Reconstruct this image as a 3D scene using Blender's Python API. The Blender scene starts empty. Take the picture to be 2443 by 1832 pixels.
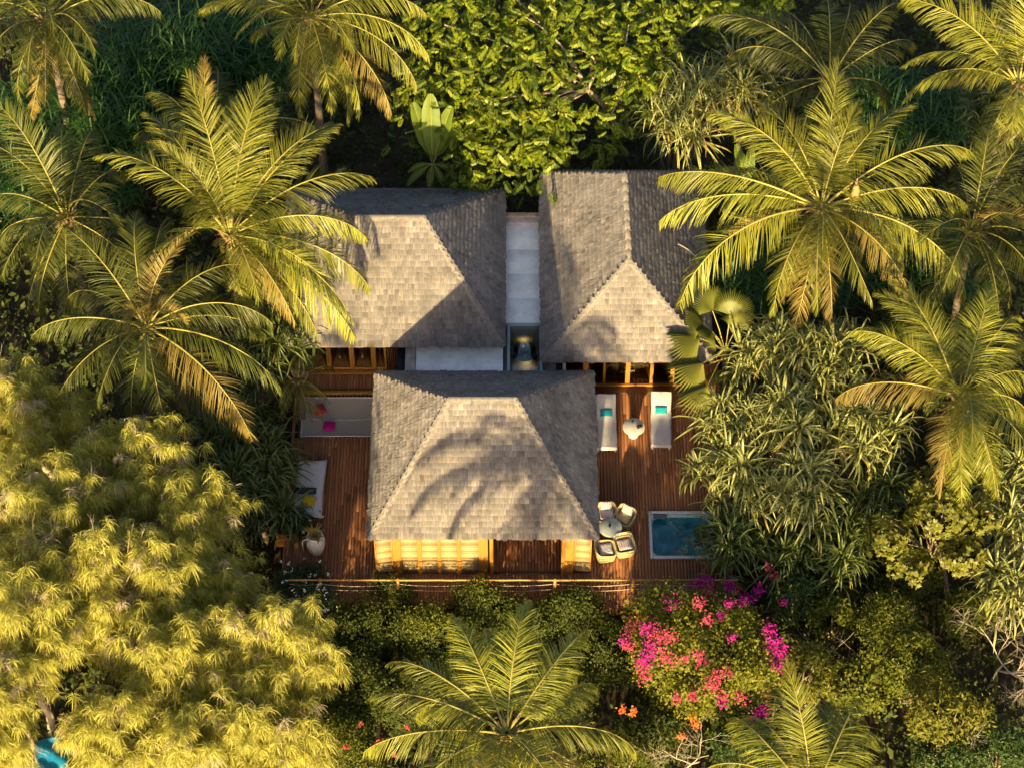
import bpy, math, random
import numpy as np
from mathutils import Vector

random.seed(7)
rng = np.random.default_rng(11)
S = bpy.context.scene
COL = S.collection
rad = math.radians

# ------------------------------------------------------------------ camera
PITCH, FPX, PPM = 51.0, 5610.0, 65.0            # pitch down, focal length in photo pixels, pixels per metre at the aim point
_p = rad(PITCH); DIST = FPX / PPM
CAM = np.array([0, -math.cos(_p) * DIST, math.sin(_p) * DIST])
FW = -CAM / DIST; RT = np.array([1.0, 0, 0]); UP = np.cross(RT, FW)
cam = bpy.data.cameras.new('camera'); cam.sensor_width = 36; cam.lens = FPX / 2443 * 36
cam.clip_start = 1; cam.clip_end = 2000
co = bpy.data.objects.new('camera', cam); COL.objects.link(co); S.camera = co
co.location = CAM; co.rotation_euler = (rad(90 - PITCH), 0, 0)

# ------------------------------------------------------------------ light
SUN_AZ, SUN_EL = 5.5, 12.5                      # sun behind the camera, a little to the left, low
w = bpy.data.worlds.new('World'); S.world = w; w.use_nodes = True
nt = w.node_tree; bg = nt.nodes['Background']
sky = nt.nodes.new('ShaderNodeTexSky'); sky.sky_type = 'NISHITA'; sky.sun_disc = False
sky.sun_elevation = rad(SUN_EL); sky.sun_rotation = rad(180 + SUN_AZ)
sky.air_density = 0.75; sky.dust_density = 2.6; sky.ozone_density = 0.6
nt.links.new(sky.outputs[0], bg.inputs[0]); bg.inputs[1].default_value = 0.10
sl = bpy.data.lights.new('sun', 'SUN'); sl.energy = 5.0; sl.angle = rad(0.9); sl.color = (1.0, 0.77, 0.37)
so = bpy.data.objects.new('sun', sl); COL.objects.link(so)
_a, _e = rad(SUN_AZ), rad(SUN_EL)
sd = Vector((math.sin(_a) * math.cos(_e), math.cos(_a) * math.cos(_e), -math.sin(_e)))
so.rotation_euler = sd.to_track_quat('-Z', 'Y').to_euler(); so.location = (-5, -40, 30)
vs = S.view_settings; vs.view_transform = 'Standard'; vs.look = 'None'; vs.gamma = 1; vs.exposure = 1.15
S.cycles.max_bounces = 6; S.cycles.diffuse_bounces = 3; S.cycles.transmission_bounces = 4; S.cycles.caustics_reflective = False; S.cycles.caustics_refractive = False

# ------------------------------------------------------------------ helpers
GZ = -1.5                                       # jungle ground; the deck is at z = 0
def at(u, v, z=0.0):
    d = FW * FPX + RT * (u - 1221.5) + UP * (916 - v)
    return CAM + d * ((z - CAM[2]) / d[2])
def nrm(a): return a / np.maximum(np.linalg.norm(a, axis=-1, keepdims=True), 1e-9)
OFF = {}
def tag(o, label=None, cat=None, group=None, kind=None):
    if label: o['label'] = label
    if cat: o['category'] = cat
    if group: o['group'] = group
    if kind: o['kind'] = kind
    return o
def thing(name, label, cat, loc, group=None, rz=0, local=False):
    o = bpy.data.objects.new(name, None); o.empty_display_size = .2; COL.objects.link(o)
    o.location = loc; o.rotation_euler = (0, 0, rz)
    OFF[o] = np.zeros(3) if local else np.array(loc, float)
    return tag(o, label, cat, group)
class MB:
    def __init__(s): s.V = []; s.F = []; s.M = []; s.UV = []; s.n = 0
    def add(s, V, F, mi=0, uv=None):
        V = np.asarray(V, float).reshape(-1, 3); F = np.asarray(F, int)
        s.V.append(V); s.F.append(F + s.n); s.M.append(np.full(len(F), mi)); s.n += len(V)
        s.UV.append(np.asarray(uv, float).reshape(-1, 2) if uv is not None else V[:, :2])
        return s
    def box(s, lo, hi, mi=0, rz=0, c=None):
        x0, y0, z0 = lo; x1, y1, z1 = hi
        V = np.array([[x0,y0,z0],[x1,y0,z0],[x1,y1,z0],[x0,y1,z0],[x0,y0,z1],[x1,y0,z1],[x1,y1,z1],[x0,y1,z1]], float)
        if rz:
            c = np.array(c if c is not None else [(x0+x1)/2, (y0+y1)/2, 0]); d = V - c; k, q = math.cos(rz), math.sin(rz)
            V = np.stack([d[:,0]*k - d[:,1]*q, d[:,0]*q + d[:,1]*k, d[:,2]], 1) + c
        return s.add(V, [[0,3,2,1],[4,5,6,7],[0,1,5,4],[1,2,6,5],[2,3,7,6],[3,0,4,7]], mi)
    def tube(s, P, R, n=8, mi=0, caps=True):
        P = np.asarray(P, float); R = np.broadcast_to(np.asarray(R, float), (len(P),))
        T = nrm(np.gradient(P, axis=0)); ref = np.array([0, 0, 1.0])
        if abs(T[:, 2]).mean() > .8: ref = np.array([1.0, 0, 0])
        A = nrm(np.cross(T, ref)); B = np.cross(T, A); a = np.linspace(0, 2*np.pi, n, endpoint=False)
        V = P[:, None] + R[:, None, None] * (np.cos(a)[None, :, None] * A[:, None] + np.sin(a)[None, :, None] * B[:, None])
        m = len(P); i, j = np.meshgrid(np.arange(m-1), np.arange(n), indexing='ij'); j2 = (j+1) % n
        F = np.stack([i*n+j, i*n+j2, (i+1)*n+j2, (i+1)*n+j], -1).reshape(-1, 4)
        s.add(V.reshape(-1, 3), F, mi)
        if caps:
            for r0 in (0, (m-1)*n):
                k = s.n - m*n + r0
                s.F.append(np.array([[k, k+q, k+q+1, k+q+2] for q in range(1, n-2, 2)] if n > 3 else [[k, k+1, k+2, k+2]])); s.M.append(np.full(len(s.F[-1]), mi))
        return s
    def lathe(s, prof, c=(0, 0, 0), n=32, mi=0):
        prof = np.asarray(prof, float); a = np.linspace(0, 2*np.pi, n, endpoint=False)
        V = np.stack([prof[:, None, 0]*np.cos(a), prof[:, None, 0]*np.sin(a), np.repeat(prof[:, 1:2], n, 1)], -1) + np.array(c)
        m = len(prof); i, j = np.meshgrid(np.arange(m-1), np.arange(n), indexing='ij'); j2 = (j+1) % n
        return s.add(V.reshape(-1, 3), np.stack([i*n+j, i*n+j2, (i+1)*n+j2, (i+1)*n+j], -1).reshape(-1, 4), mi)
    def grid(s, G, mi=0, uv=None):
        G = np.asarray(G, float); a, b = G.shape[:2]; i, j = np.meshgrid(np.arange(a-1), np.arange(b-1), indexing='ij')
        return s.add(G.reshape(-1, 3), np.stack([i*b+j, i*b+j+1, (i+1)*b+j+1, (i+1)*b+j], -1).reshape(-1, 4), mi, uv)
    def build(s, name, mats, parent=None, smooth=False, off=None, bevel=0):
        V = np.concatenate(s.V)
        if off is None: off = OFF.get(parent, np.zeros(3)) if parent is not None else np.zeros(3)
        V = V - off; F = np.concatenate(s.F); M = np.concatenate(s.M)
        me = bpy.data.meshes.new(name); me.vertices.add(len(V)); me.vertices.foreach_set('co', V.astype(np.float32).ravel())
        me.loops.add(F.size); me.loops.foreach_set('vertex_index', F.astype(np.int32).ravel())
        me.polygons.add(len(F)); me.polygons.foreach_set('loop_start', np.arange(0, F.size, 4, dtype=np.int32))
        me.polygons.foreach_set('loop_total', np.full(len(F), 4, np.int32))
        mats = mats if isinstance(mats, (list, tuple)) else [mats]
        for m in mats: me.materials.append(m)
        me.polygons.foreach_set('material_index', M.astype(np.int32))
        if smooth: me.polygons.foreach_set('use_smooth', np.ones(len(F), bool))
        uvl = me.uv_layers.new(name='uv'); UVv = np.concatenate(s.UV)
        uvl.data.foreach_set('uv', UVv[F.ravel()].astype(np.float32).ravel())
        me.update(calc_edges=True); me.validate()
        o = bpy.data.objects.new(name, me); COL.objects.link(o)
        if parent is not None: o.parent = parent; OFF[o] = off
        if bevel:
            b = o.modifiers.new('bevel', 'BEVEL'); b.width = bevel; b.segments = 2; b.limit_method = 'ANGLE'
        return o
def cushion_into(mb, c, sx, sy, sz, rz=0, tilt=0, mi=0, n=12, p=3.2, sag=0.0):
    """pillow / mattress: a rounded, slightly puffed box"""
    a = np.linspace(-1, 1, n); X, Y = np.meshgrid(a, a, indexing='ij')
    X2 = np.sign(X)*np.abs(X)**.8; Y2 = np.sign(Y)*np.abs(Y)**.8
    Z = np.clip((1-np.abs(X2)**p)*(1-np.abs(Y2)**p), 0, 1)**.5
    for sg in (1, -1):
        P = np.stack([X2*sx/2*(1-.06*(1-np.abs(Y2))), Y2*sy/2*(1-.06*(1-np.abs(X2))), sg*Z*sz/2 + rng.normal(0, .004, X.shape)*Z - sag*(1-X2**2)*(1-Y2**2)], -1)
        ct, st = math.cos(tilt), math.sin(tilt); P = np.stack([P[..., 0], P[..., 1]*ct - P[..., 2]*st, P[..., 1]*st + P[..., 2]*ct], -1)
        k, q = math.cos(rz), math.sin(rz); P = np.stack([P[..., 0]*k - P[..., 1]*q, P[..., 0]*q + P[..., 1]*k, P[..., 2]], -1) + np.array(c)
        mb.grid(P if sg > 0 else P[::-1], mi)
    return mb

# ------------------------------------------------------------------ materials
def mat(name, col, rough=.6, col2=None, island=True, noise=0, nscale=(1, 1, 1), trans=0, spec=.3, bump=0, metal=0, uv=False, vary=0, ramp=None, mottle=0, mscale=.6):
    m = bpy.data.materials.new(name); m.use_nodes = True; t = m.node_tree; N = t.nodes; L = t.links
    b = N['Principled BSDF']; b.inputs['Roughness'].default_value = rough; b.inputs['Specular IOR Level'].default_value = spec; b.inputs['Metallic'].default_value = metal
    b.inputs['Base Color'].default_value = (*col, 1); src = None
    if col2 is not None:
        mx = N.new('ShaderNodeMix'); mx.data_type = 'RGBA'; mx.inputs[6].default_value = (*col, 1); mx.inputs[7].default_value = (*col2, 1)
        if island:
            g = N.new('ShaderNodeNewGeometry'); L.new(g.outputs['Random Per Island'], mx.inputs[0])
        else:
            oi = N.new('ShaderNodeObjectInfo'); L.new(oi.outputs['Random'], mx.inputs[0])
        src = mx.outputs[2]
        if ramp:
            cr = N.new('ShaderNodeValToRGB'); els = cr.color_ramp.elements
            while len(els) < len(ramp): els.new(.5)
            for el_, (ps, cc) in zip(els, ramp): el_.position = ps; el_.color = (*cc, 1)
            L.new(g.outputs['Random Per Island'], cr.inputs[0]); src = cr.outputs[0]
    if vary:
        oi = N.new('ShaderNodeObjectInfo'); vr = N.new('ShaderNodeMapRange'); vr.inputs[3].default_value = 1-vary; vr.inputs[4].default_value = 1+vary; L.new(oi.outputs['Random'], vr.inputs[0])
        hv = N.new('ShaderNodeHueSaturation'); L.new(vr.outputs[0], hv.inputs['Value']); L.new(src, hv.inputs['Color']); src = hv.outputs[0]
    if noise:
        tc = N.new('ShaderNodeTexCoord'); mp = N.new('ShaderNodeMapping'); mp.inputs['Scale'].default_value = nscale
        L.new(tc.outputs['UV' if uv else 'Object'], mp.inputs[0])
        nz = N.new('ShaderNodeTexNoise'); nz.inputs['Scale'].default_value = 1; nz.inputs['Detail'].default_value = 5; nz.inputs['Roughness'].default_value = .65
        L.new(mp.outputs[0], nz.inputs['Vector'])
        mr = N.new('ShaderNodeMapRange'); mr.inputs[1].default_value = .3; mr.inputs[2].default_value = .7; mr.inputs[3].default_value = 1-noise; mr.inputs[4].default_value = 1+noise
        L.new(nz.outputs[0], mr.inputs[0])
        ml = N.new('ShaderNodeMix'); ml.data_type = 'RGBA'; ml.blend_type = 'MULTIPLY'; ml.inputs[0].default_value = 1
        if src: L.new(src, ml.inputs[6])
        else: ml.inputs[6].default_value = (*col, 1)
        cb = N.new('ShaderNodeCombineColor'); [L.new(mr.outputs[0], cb.inputs[k]) for k in range(3)]
        L.new(cb.outputs[0], ml.inputs[7]); src = ml.outputs[2]
        if bump:
            bp = N.new('ShaderNodeBump'); bp.inputs['Strength'].default_value = bump; bp.inputs['Distance'].default_value = .02
            L.new(nz.outputs[0], bp.inputs['Height']); L.new(bp.outputs[0], b.inputs['Normal'])
    if mottle:
        tc2 = N.new('ShaderNodeTexCoord'); n2 = N.new('ShaderNodeTexNoise'); n2.inputs['Scale'].default_value = mscale; n2.inputs['Detail'].default_value = 6; n2.inputs['Roughness'].default_value = .7; L.new(tc2.outputs['Object'], n2.inputs['Vector'])
        m2 = N.new('ShaderNodeMapRange'); m2.inputs[1].default_value = .35; m2.inputs[2].default_value = .65; m2.inputs[3].default_value = 1-mottle; m2.inputs[4].default_value = 1+mottle*.7; L.new(n2.outputs[0], m2.inputs[0])
        h2 = N.new('ShaderNodeHueSaturation'); L.new(m2.outputs[0], h2.inputs['Value']); h2.inputs['Color'].default_value = (*col, 1)
        if src: L.new(src, h2.inputs['Color'])
        src = h2.outputs[0]
    if src: L.new(src, b.inputs['Base Color'])
    if trans:
        tr = N.new('ShaderNodeBsdfTranslucent'); ms = N.new('ShaderNodeMixShader'); ms.inputs[0].default_value = trans
        if src: L.new(src, tr.inputs[0])
        else: tr.inputs[0].default_value = (*col, 1)
        L.new(b.outputs[0], ms.inputs[1]); L.new(tr.outputs[0], ms.inputs[2]); L.new(ms.outputs[0], N['Material Output'].inputs[0])
    return m
M = {}
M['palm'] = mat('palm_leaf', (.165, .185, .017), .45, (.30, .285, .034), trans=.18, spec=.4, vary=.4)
M['palm_shaded'] = mat('palm_leaf_shaded', (.062, .078, .011), .45, (.115, .12, .018), trans=.15, spec=.35, vary=.4)  # same palm leaf with shade painted into its colour, for the dimmer palms
M['palm_old'] = mat('palm_leaf_old', (.22, .165, .04), .5, (.31, .225, .055), trans=.2, spec=.3, vary=.25)
M['rachis'] = mat('palm_rachis', (.36, .31, .07), .45, spec=.4)
M['husk'] = mat('palm_husk', (.20, .12, .06), .8, (.33, .22, .13))
M['coconut'] = mat('coconut_skin', (.22, .17, .035), .45, (.13, .14, .03))
M['trunk'] = mat('palm_trunk', (.20, .15, .11), .85, noise=.35, nscale=(3, 3, 9), bump=.4)
M['bark'] = mat('bark', (.30, .23, .15), .85, noise=.35, nscale=(6, 6, 6), bump=.4)
M['bark_pale'] = mat('bark_pale', (.46, .36, .24), .8, noise=.3, nscale=(9, 9, 5), bump=.3)
M['casu'] = mat('casuarina_needle', (.34, .345, .055), .7, (.84, .765, .19), trans=.4, spec=.1)
M['casu_dry'] = mat('casuarina_dry', (.42, .34, .22), .8, (.58, .48, .32), trans=.2, spec=.1)
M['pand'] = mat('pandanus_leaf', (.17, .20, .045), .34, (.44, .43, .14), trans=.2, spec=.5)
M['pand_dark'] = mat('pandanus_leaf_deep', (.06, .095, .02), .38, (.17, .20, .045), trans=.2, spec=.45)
M['pand_old'] = mat('pandanus_leaf_yellow', (.35, .26, .06), .5, (.42, .27, .07), trans=.15)
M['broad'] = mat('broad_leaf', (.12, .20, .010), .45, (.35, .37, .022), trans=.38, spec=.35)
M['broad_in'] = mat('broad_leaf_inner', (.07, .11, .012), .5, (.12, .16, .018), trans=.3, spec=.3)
M['hedge'] = mat('hedge_leaf', (.04, .066, .011), .55, (.115, .128, .02), trans=.25, spec=.2)
M['petal_red'] = mat('red_petal', (.60, .04, .08), .6, (.70, .12, .12), trans=.25, spec=.1)
M['shrub_deep'] = mat('shrub_leaf_deep', (.035, .075, .016), .5, (.085, .13, .026), trans=.25, spec=.25)
M['shrub_gold'] = mat('shrub_leaf_gold', (.12, .125, .012), .55, (.27, .25, .035), trans=.3, spec=.2)
M['shrub'] = mat('shrub_leaf', (.085, .115, .012), .55, (.21, .21, .026), trans=.3, spec=.2)
M['boug'] = mat('bougainvillea_leaf', (.12, .145, .014), .55, (.32, .30, .035), trans=.35, spec=.2)
M['term'] = mat('rosette_leaf', (.14, .15, .018), .45, (.27, .26, .04), trans=.3, spec=.35)
M['white_bush'] = mat('dark_glossy_leaf', (.03, .065, .015), .38, (.06, .10, .02), trans=.2, spec=.45)
M['magenta'] = mat('magenta_bract', (.42, .012, .22), .6, (.62, .04, .35), trans=.3, spec=.1)
M['pink'] = mat('pink_bract', (.52, .03, .17), .6, (.66, .13, .16), trans=.3, spec=.1)
M['orange'] = mat('orange_petal', (.80, .14, .04), .6, (.80, .30, .08), trans=.25, spec=.1)
M['whitef'] = mat('white_petal', (.85, .82, .74), .6, (.75, .74, .66), trans=.2, spec=.1)
M['banana'] = mat('banana_leaf', (.11, .17, .016), .5, (.17, .23, .025), trans=.25, spec=.3, noise=.15, nscale=(3, 3, 3))
M['fan'] = mat('fan_leaf', (.17, .19, .025), .4, (.24, .24, .04), trans=.28, spec=.4, island=False)
M['reed'] = mat('reed_leaf', (.03, .095, .024), .5, (.065, .14, .034), trans=.2, spec=.25)
M['under'] = mat('undergrowth_leaf', (.04, .065, .014), .55, (.10, .115, .025), trans=.2, spec=.25)
M['soil'] = mat('soil', (.07, .048, .028), .95, noise=.5, nscale=(1.3, 1.3, 1.3), bump=.3)
M['twig'] = mat('dry_twig', (.42, .33, .24), .85, (.55, .44, .33))
M['shingle'] = mat('cedar_shingle', (.20, .18, .172), .85, (.30, .26, .235), noise=.30, nscale=(26, 3.0, 1), uv=True, bump=.35, spec=.2, ramp=[(0, (.16, .14, .132)), (.12, (.21, .188, .18)), (.5, (.24, .218, .208)), (.85, (.275, .245, .228)), (.95, (.25, .205, .175)), (1, (.34, .305, .285))], mottle=.28, mscale=1.1)
M['shingle'].node_tree.nodes['Principled BSDF'].inputs['Diffuse Roughness'].default_value = 1
M['cap'] = mat('shingle_cap', (.22, .195, .18), .85, (.28, .245, .22), noise=.25, nscale=(9, 9, 9), spec=.15)
M['deck'] = mat('deck_board', (.24, .098, .040), .5, (.35, .145, .060), noise=.35, nscale=(28, 1.2, 1), uv=True, bump=.25, spec=.35, mottle=.2, mscale=.7)
M['underdeck'] = mat('gap_shade_sheet', (.02, .012, .008), .9)  # near-black sheet below the boards, its colour stands in for shade in the gaps
M['honey'] = mat('honey_wood', (.40, .175, .035), .45, (.50, .24, .055), noise=.2, nscale=(14, 14, 2), spec=.4)
M['dkwood'] = mat('dark_wood', (.15, .065, .025), .5, (.21, .09, .035), noise=.25, nscale=(14, 14, 2), spec=.4)
M['weave'] = mat('bamboo_blind', (.58, .45, .25), .65, noise=.30, nscale=(2, 2, 42), bump=.5)
M['plaster'] = mat('pale_plaster', (.93, .93, .90), .8, noise=.08, nscale=(2.5, 2.5, 2.5), bump=.1, mottle=.16, mscale=1.8)
M['stain'] = mat('stained_plaster', (.50, .43, .39), .85, noise=.35, nscale=(3, 3, 1.5), bump=.1)
M['rope'] = mat('rope', (.62, .50, .36), .8)
M['white'] = mat('white_fabric', (.66, .61, .60), .85, noise=.06, nscale=(5, 5, 5), bump=.25)
M['whitep'] = mat('white_paint', (.68, .66, .62), .45)
M['cream'] = mat('cream_paint', (.74, .68, .60), .5, noise=.08, nscale=(4, 4, 4))
M['turq'] = mat('turquoise_fabric', (.015, .36, .42), .8, noise=.1, nscale=(9, 9, 9))
M['red'] = mat('red_fabric', (.55, .035, .05), .8)
M['mag'] = mat('magenta_fabric', (.50, .01, .20), .8)
M['yellow'] = mat('yellow_fabric', (.62, .40, .02), .8)
M['navy'] = mat('dark_fabric', (.025, .035, .045), .8)
M['glassware'] = mat('dark_plastic', (.02, .025, .03), .3)
M['wicker'] = mat('wicker', (.50, .40, .20), .6, noise=.35, nscale=(34, 34, 34), bump=.7)
M['print'] = mat('printed_fabric', (.55, .50, .48), .85)
M['net'] = mat('hammock_net', (.46, .41, .35), .85, noise=.12, nscale=(30, 30, 30), bump=.3)
M['metal'] = mat('brushed_metal', (.55, .50, .42), .35, metal=.8)
M['basket'] = mat('woven_basket', (.50, .30, .24), .8, noise=.35, nscale=(30, 30, 40), bump=.6)
M['shell'] = mat('acrylic_shell', (.62, .78, .80), .25, spec=.5, mottle=.35, mscale=2.5)
M['blue'] = mat('blue_tarp', (.02, .30, .60), .5, noise=.2, nscale=(3, 3, 3))
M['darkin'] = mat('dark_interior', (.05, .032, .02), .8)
M['curtain'] = mat('curtain', (.58, .46, .29), .85, noise=.2, nscale=(30, 3, 1), trans=.2)
# stripes of the printed cushions: two tones across
def stripes(m, a, b, scale):
    t = m.node_tree; N = t.nodes; wv = N.new('ShaderNodeTexWave'); wv.inputs['Scale'].default_value = scale; wv.inputs['Distortion'].default_value = 3
    tc = N.new('ShaderNodeTexCoord'); t.links.new(tc.outputs['Object'], wv.inputs[0]); r = N.new('ShaderNodeValToRGB')
    r.color_ramp.elements[0].color = (*a, 1); r.color_ramp.elements[1].color = (*b, 1); r.color_ramp.interpolation = 'CONSTANT'; r.color_ramp.elements[1].position = .5
    t.links.new(wv.outputs[0], r.inputs[0]); t.links.new(r.outputs[0], N['Principled BSDF'].inputs['Base Color'])
stripes(M['print'], (.62, .57, .54), (.46, .30, .30), 4)
def glass(name, tint, rough=.02, a=.35):
    m = bpy.data.materials.new(name); m.use_nodes = True; t = m.node_tree; N = t.nodes; N.remove(N['Principled BSDF'])
    tr = N.new('ShaderNodeBsdfTransparent'); tr.inputs[0].default_value = (*tint, 1); gl = N.new('ShaderNodeBsdfGlossy'); gl.inputs['Roughness'].default_value = rough
    fr = N.new('ShaderNodeFresnel'); fr.inputs[0].default_value = 1.5; ms = N.new('ShaderNodeMixShader'); ad = N.new('ShaderNodeMath'); ad.operation = 'ADD'; ad.inputs[1].default_value = a
    t.links.new(fr.outputs[0], ad.inputs[0]); t.links.new(ad.outputs[0], ms.inputs[0]); t.links.new(tr.outputs[0], ms.inputs[1]); t.links.new(gl.outputs[0], ms.inputs[2])
    t.links.new(ms.outputs[0], N['Material Output'].inputs[0]); return m
M['glass'] = glass('window_glass', (.62, .62, .58), a=.06)
M['skyglass'] = glass('skylight_glass', (.50, .62, .62), a=.10)
M['water'] = glass('pool_water', (.12, .52, .58), .02, a=0)

# ------------------------------------------------------------------ ground
g = MB(); g.grid([[(-600, -600, GZ), (600, -600, GZ)], [(-600, 900, GZ), (600, 900, GZ)]])
tag(g.build('ground', M['soil']), kind='structure')

# ------------------------------------------------------------------ roofs
def slope(mb, A, B, C, D, expo=.2, wmin=.085, wmax=.19):
    """shingles on the slope with eave A->B and upper edge D->C (D above A side, C above B side)"""
    A, B, C, D = (np.array(q, float) for q in (A, B, C, D))
    ux = nrm(B - A); up = (D + C)/2 - (A + B)/2; up = up - ux*(up@ux); Ls = np.linalg.norm(up); up /= Ls; n = np.cross(ux, up)
    W = np.linalg.norm(B-A); dl = (D-A)@ux; dr = (C-A)@ux
    rows = int(round(Ls/expo)); ex = Ls/rows; X0 = []; X1 = []; Y0 = []; Y1 = []
    for k in range(rows):
        v0 = k*ex - (.03 if k == 0 else 0); v1 = min((k+1)*ex + .05, Ls); t = min(max((k+.35)*ex/Ls, 0), 1)
        l, r = dl*t, W + (dr-W)*t; x = l + rng.uniform(-.1, 0)
        while x < r - .02:
            wd = rng.uniform(wmin, wmax); a, b = max(x, l), min(x+wd, r)
            if b - a > .015: X0.append(a+.003); X1.append(b-.003); Y0.append(v0 + rng.uniform(-.014, .014) - (rng.uniform(-.02, .035) if k == 0 else 0) - (.05 if rng.random() < .006 else 0)); Y1.append(v1)
            x += wd
    X0, X1, Y0, Y1 = map(np.array, (X0, X1, Y0, Y1)); m = len(X0)
    hb = .030 + rng.uniform(-.008, .012, m); ht = np.full(m, .004)
    def P(x, y, h): return A + x[:, None]*ux + y[:, None]*up + h[:, None]*n
    V = np.stack([P(X0, Y0, hb), P(X1, Y0, hb + rng.uniform(-.012, .012, m)), P(X1, Y1, ht), P(X0, Y1, ht), P(X0, Y0, hb*0-.01), P(X1, Y0, hb*0-.01)], 1)
    k = np.arange(m)[:, None]*6
    F = np.concatenate([k+np.array([0, 1, 2, 3]), k+np.array([4, 5, 1, 0]), k+np.array([0, 3, 3, 4]), k+np.array([1, 5, 2, 2])])
    F = F[:2*m]; sh = rng.uniform(0, 40, m)
    uv = np.stack([np.stack([X0+sh, Y0], 1), np.stack([X1+sh, Y0], 1), np.stack([X1+sh, Y1], 1), np.stack([X0+sh, Y1], 1), np.stack([X0+sh, Y0-.03], 1), np.stack([X1+sh, Y0-.03], 1)], 1)
    mb.add(V.reshape(-1, 3), F, 0, uv.reshape(-1, 2))
    # the boarding under the shingles
    o = -n*.02; mb.add(np.array([A+o, B+o, C+o, D+o]), [[0, 1, 2, 3]], 1); o = -n*.09; mb.add(np.array([A+o, B+o, C+o, D+o]), [[3, 2, 1, 0]], 1)
    mb.add(np.array([A-n*.09, B-n*.09, B-n*.02, A-n*.02]), [[0, 1, 2, 3]], 1)
def caps(P0, P1, n1, n2, wd=.15, step=.45, lift=.024):
    """overlapping saddle shingles along a hip or ridge from P0 (low) to P1"""
    mb = MB(); P0, P1 = np.array(P0, float), np.array(P1, float); L = np.linalg.norm(P1-P0); t = (P1-P0)/L
    n1, n2 = nrm(np.array(n1, float)), nrm(np.array(n2, float)); up = nrm(n1+n2)
    s1 = np.cross(t, n1); s1 = s1 if s1@n2 < 0 else -s1; s2 = np.cross(t, n2); s2 = s2 if s2@n1 < 0 else -s2
    k = max(1, int(L/step))
    for i in range(k):
        a = P0 + t*(i*L/k - .02); b = P0 + t*((i+1)*L/k + .02); w1 = wd*rng.uniform(.95, 1.05); h0 = lift+rng.uniform(.002, .007); h1 = lift-.002
        V = [a+s1*w1+n1*(h0-.01), a+up*(h0+.015), a+s2*w1+n2*(h0-.01), b+s1*w1+n1*(h1-.01), b+up*(h1+.015), b+s2*w1+n2*(h1-.01), a+s1*w1-n1*.01, a-up*.0, a+s2*w1-n2*.01, b+s1*w1-n1*.01, b+s2*w1-n2*.01]
        mb.add(V, [[0, 1, 4, 3], [1, 2, 5, 4], [6, 7, 1, 0], [7, 8, 2, 1], [0, 3, 9, 6], [2, 8, 10, 5]])
    return mb
def hip_roof(parent, x0, x1, y0, y1, ze, R0, R1):
    """R0, R1: ridge ends; ridge along x (R0 left) or along y (R0 front)"""
    R0, R1 = np.array(R0, float), np.array(R1, float)
    FL, FR, BR, BL = (np.array(q, float) for q in ((x0, y0, ze), (x1, y0, ze), (x1, y1, ze), (x0, y1, ze)))
    mb = MB(); alongx = abs(R1[0]-R0[0]) > abs(R1[1]-R0[1])
    if alongx: S4 = [(FL, FR, R1, R0), (FR, BR, R1, R1), (BR, BL, R0, R1), (BL, FL, R0, R0)]; hips = [(FL, R0, 0, 3), (FR, R1, 0, 1), (BR, R1, 2, 1), (BL, R0, 2, 3)]; rg = (R0, R1, 0, 2)
    else: S4 = [(FL, FR, R0, R0), (FR, BR, R1, R0), (BR, BL, R1, R1), (BL, FL, R0, R1)]; hips = [(FL, R0, 0, 3), (FR, R0, 0, 1), (BR, R1, 2, 1), (BL, R1, 2, 3)]; rg = (R0, R1, 3, 1)
    N4 = []
    for (A, B, C, D) in S4:
        slope(mb, A, B, C, D); N4.append(nrm(np.cross(B-A, (C+D)/2-A)))
    roof = mb.build('roof', [M['shingle'], M['dkwood']], parent)
    for a, b, i, j in hips: caps(a, b, N4[i], N4[j]).build('hip_cap', M['cap'], roof)
    caps(rg[0], rg[1], N4[rg[2]], N4[rg[3]], wd=.17).build('ridge_cap', M['cap'], roof)
    return roof

# ---- front pavilion
fp = thing('pavilion', 'front pavilion with a shingled hip roof and a glowing slatted wall behind the railing', 'building', (-1, -5, 0))
hip_roof(fp, -4.85, 2.89, -8.69, -1.46, 2.5, (-2.10, -5.12, 5.6), (0.12, -5.12, 5.6))
WY = -8.40; ZT = 2.55
def px_x(u, v=1330, z=1.2): return at(u, v, z)[0]
wl, wr = px_x(893), px_x(1411)
wb = MB()
wb.box((wl+.02, WY+.1, 0), (wl+.12, -1.9, 2.6)); wb.box((wr-.12, WY+.1, 0), (wr-.02, -1.9, 2.6)); wb.box((wl+.12, -2.0, 0), (wr-.12, -1.9, 2.6))
wb.build('wall', M['dkwood'], fp)
cl = MB(); cl.box((wl+.12, WY+.1, 2.62), (wr-.12, -2.0, 2.66)); cl.build('ceiling', M['dkwood'], fp)
def post(mb, u0, u1, y0, y1, z0, z1): mb.box((px_x(u0), y0, z0), (px_x(u1), y1, z1))
for u0, u1 in ((937, 957), (996, 1006), (1044, 1052), (1090, 1100), (1142, 1164), (1347, 1369)):
    b = MB(); post(b, u0, u1, WY-.03, WY+.08, 0, ZT); b.build('post', M['honey'], fp, bevel=.008)
for u0, u1 in ((1168, 1177), (1339, 1347)):
    b = MB(); post(b, u0, u1, WY-.10, WY+.10, 0, ZT); b.build('door_jamb', M['honey'], fp, bevel=.01)
for u0, u1 in ((957, 996), (1006, 1044), (1052, 1090), (1100, 1142)):
    b = MB(); x0, x1 = px_x(u0), px_x(u1); n = 56
    for k in range(n):                          # split bamboo slats
        z = .22 + (ZT-.22)*k/n; d = rng.uniform(-.004, .004); b.box((x0, WY+.01+d, z), (x1, WY+.025+d, z+(ZT-.22)/n*.93))
    b.build('blind', mat('bamboo_slat_blind', (.26, .165, .065), .65, (.55, .41, .21)), fp)
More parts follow.
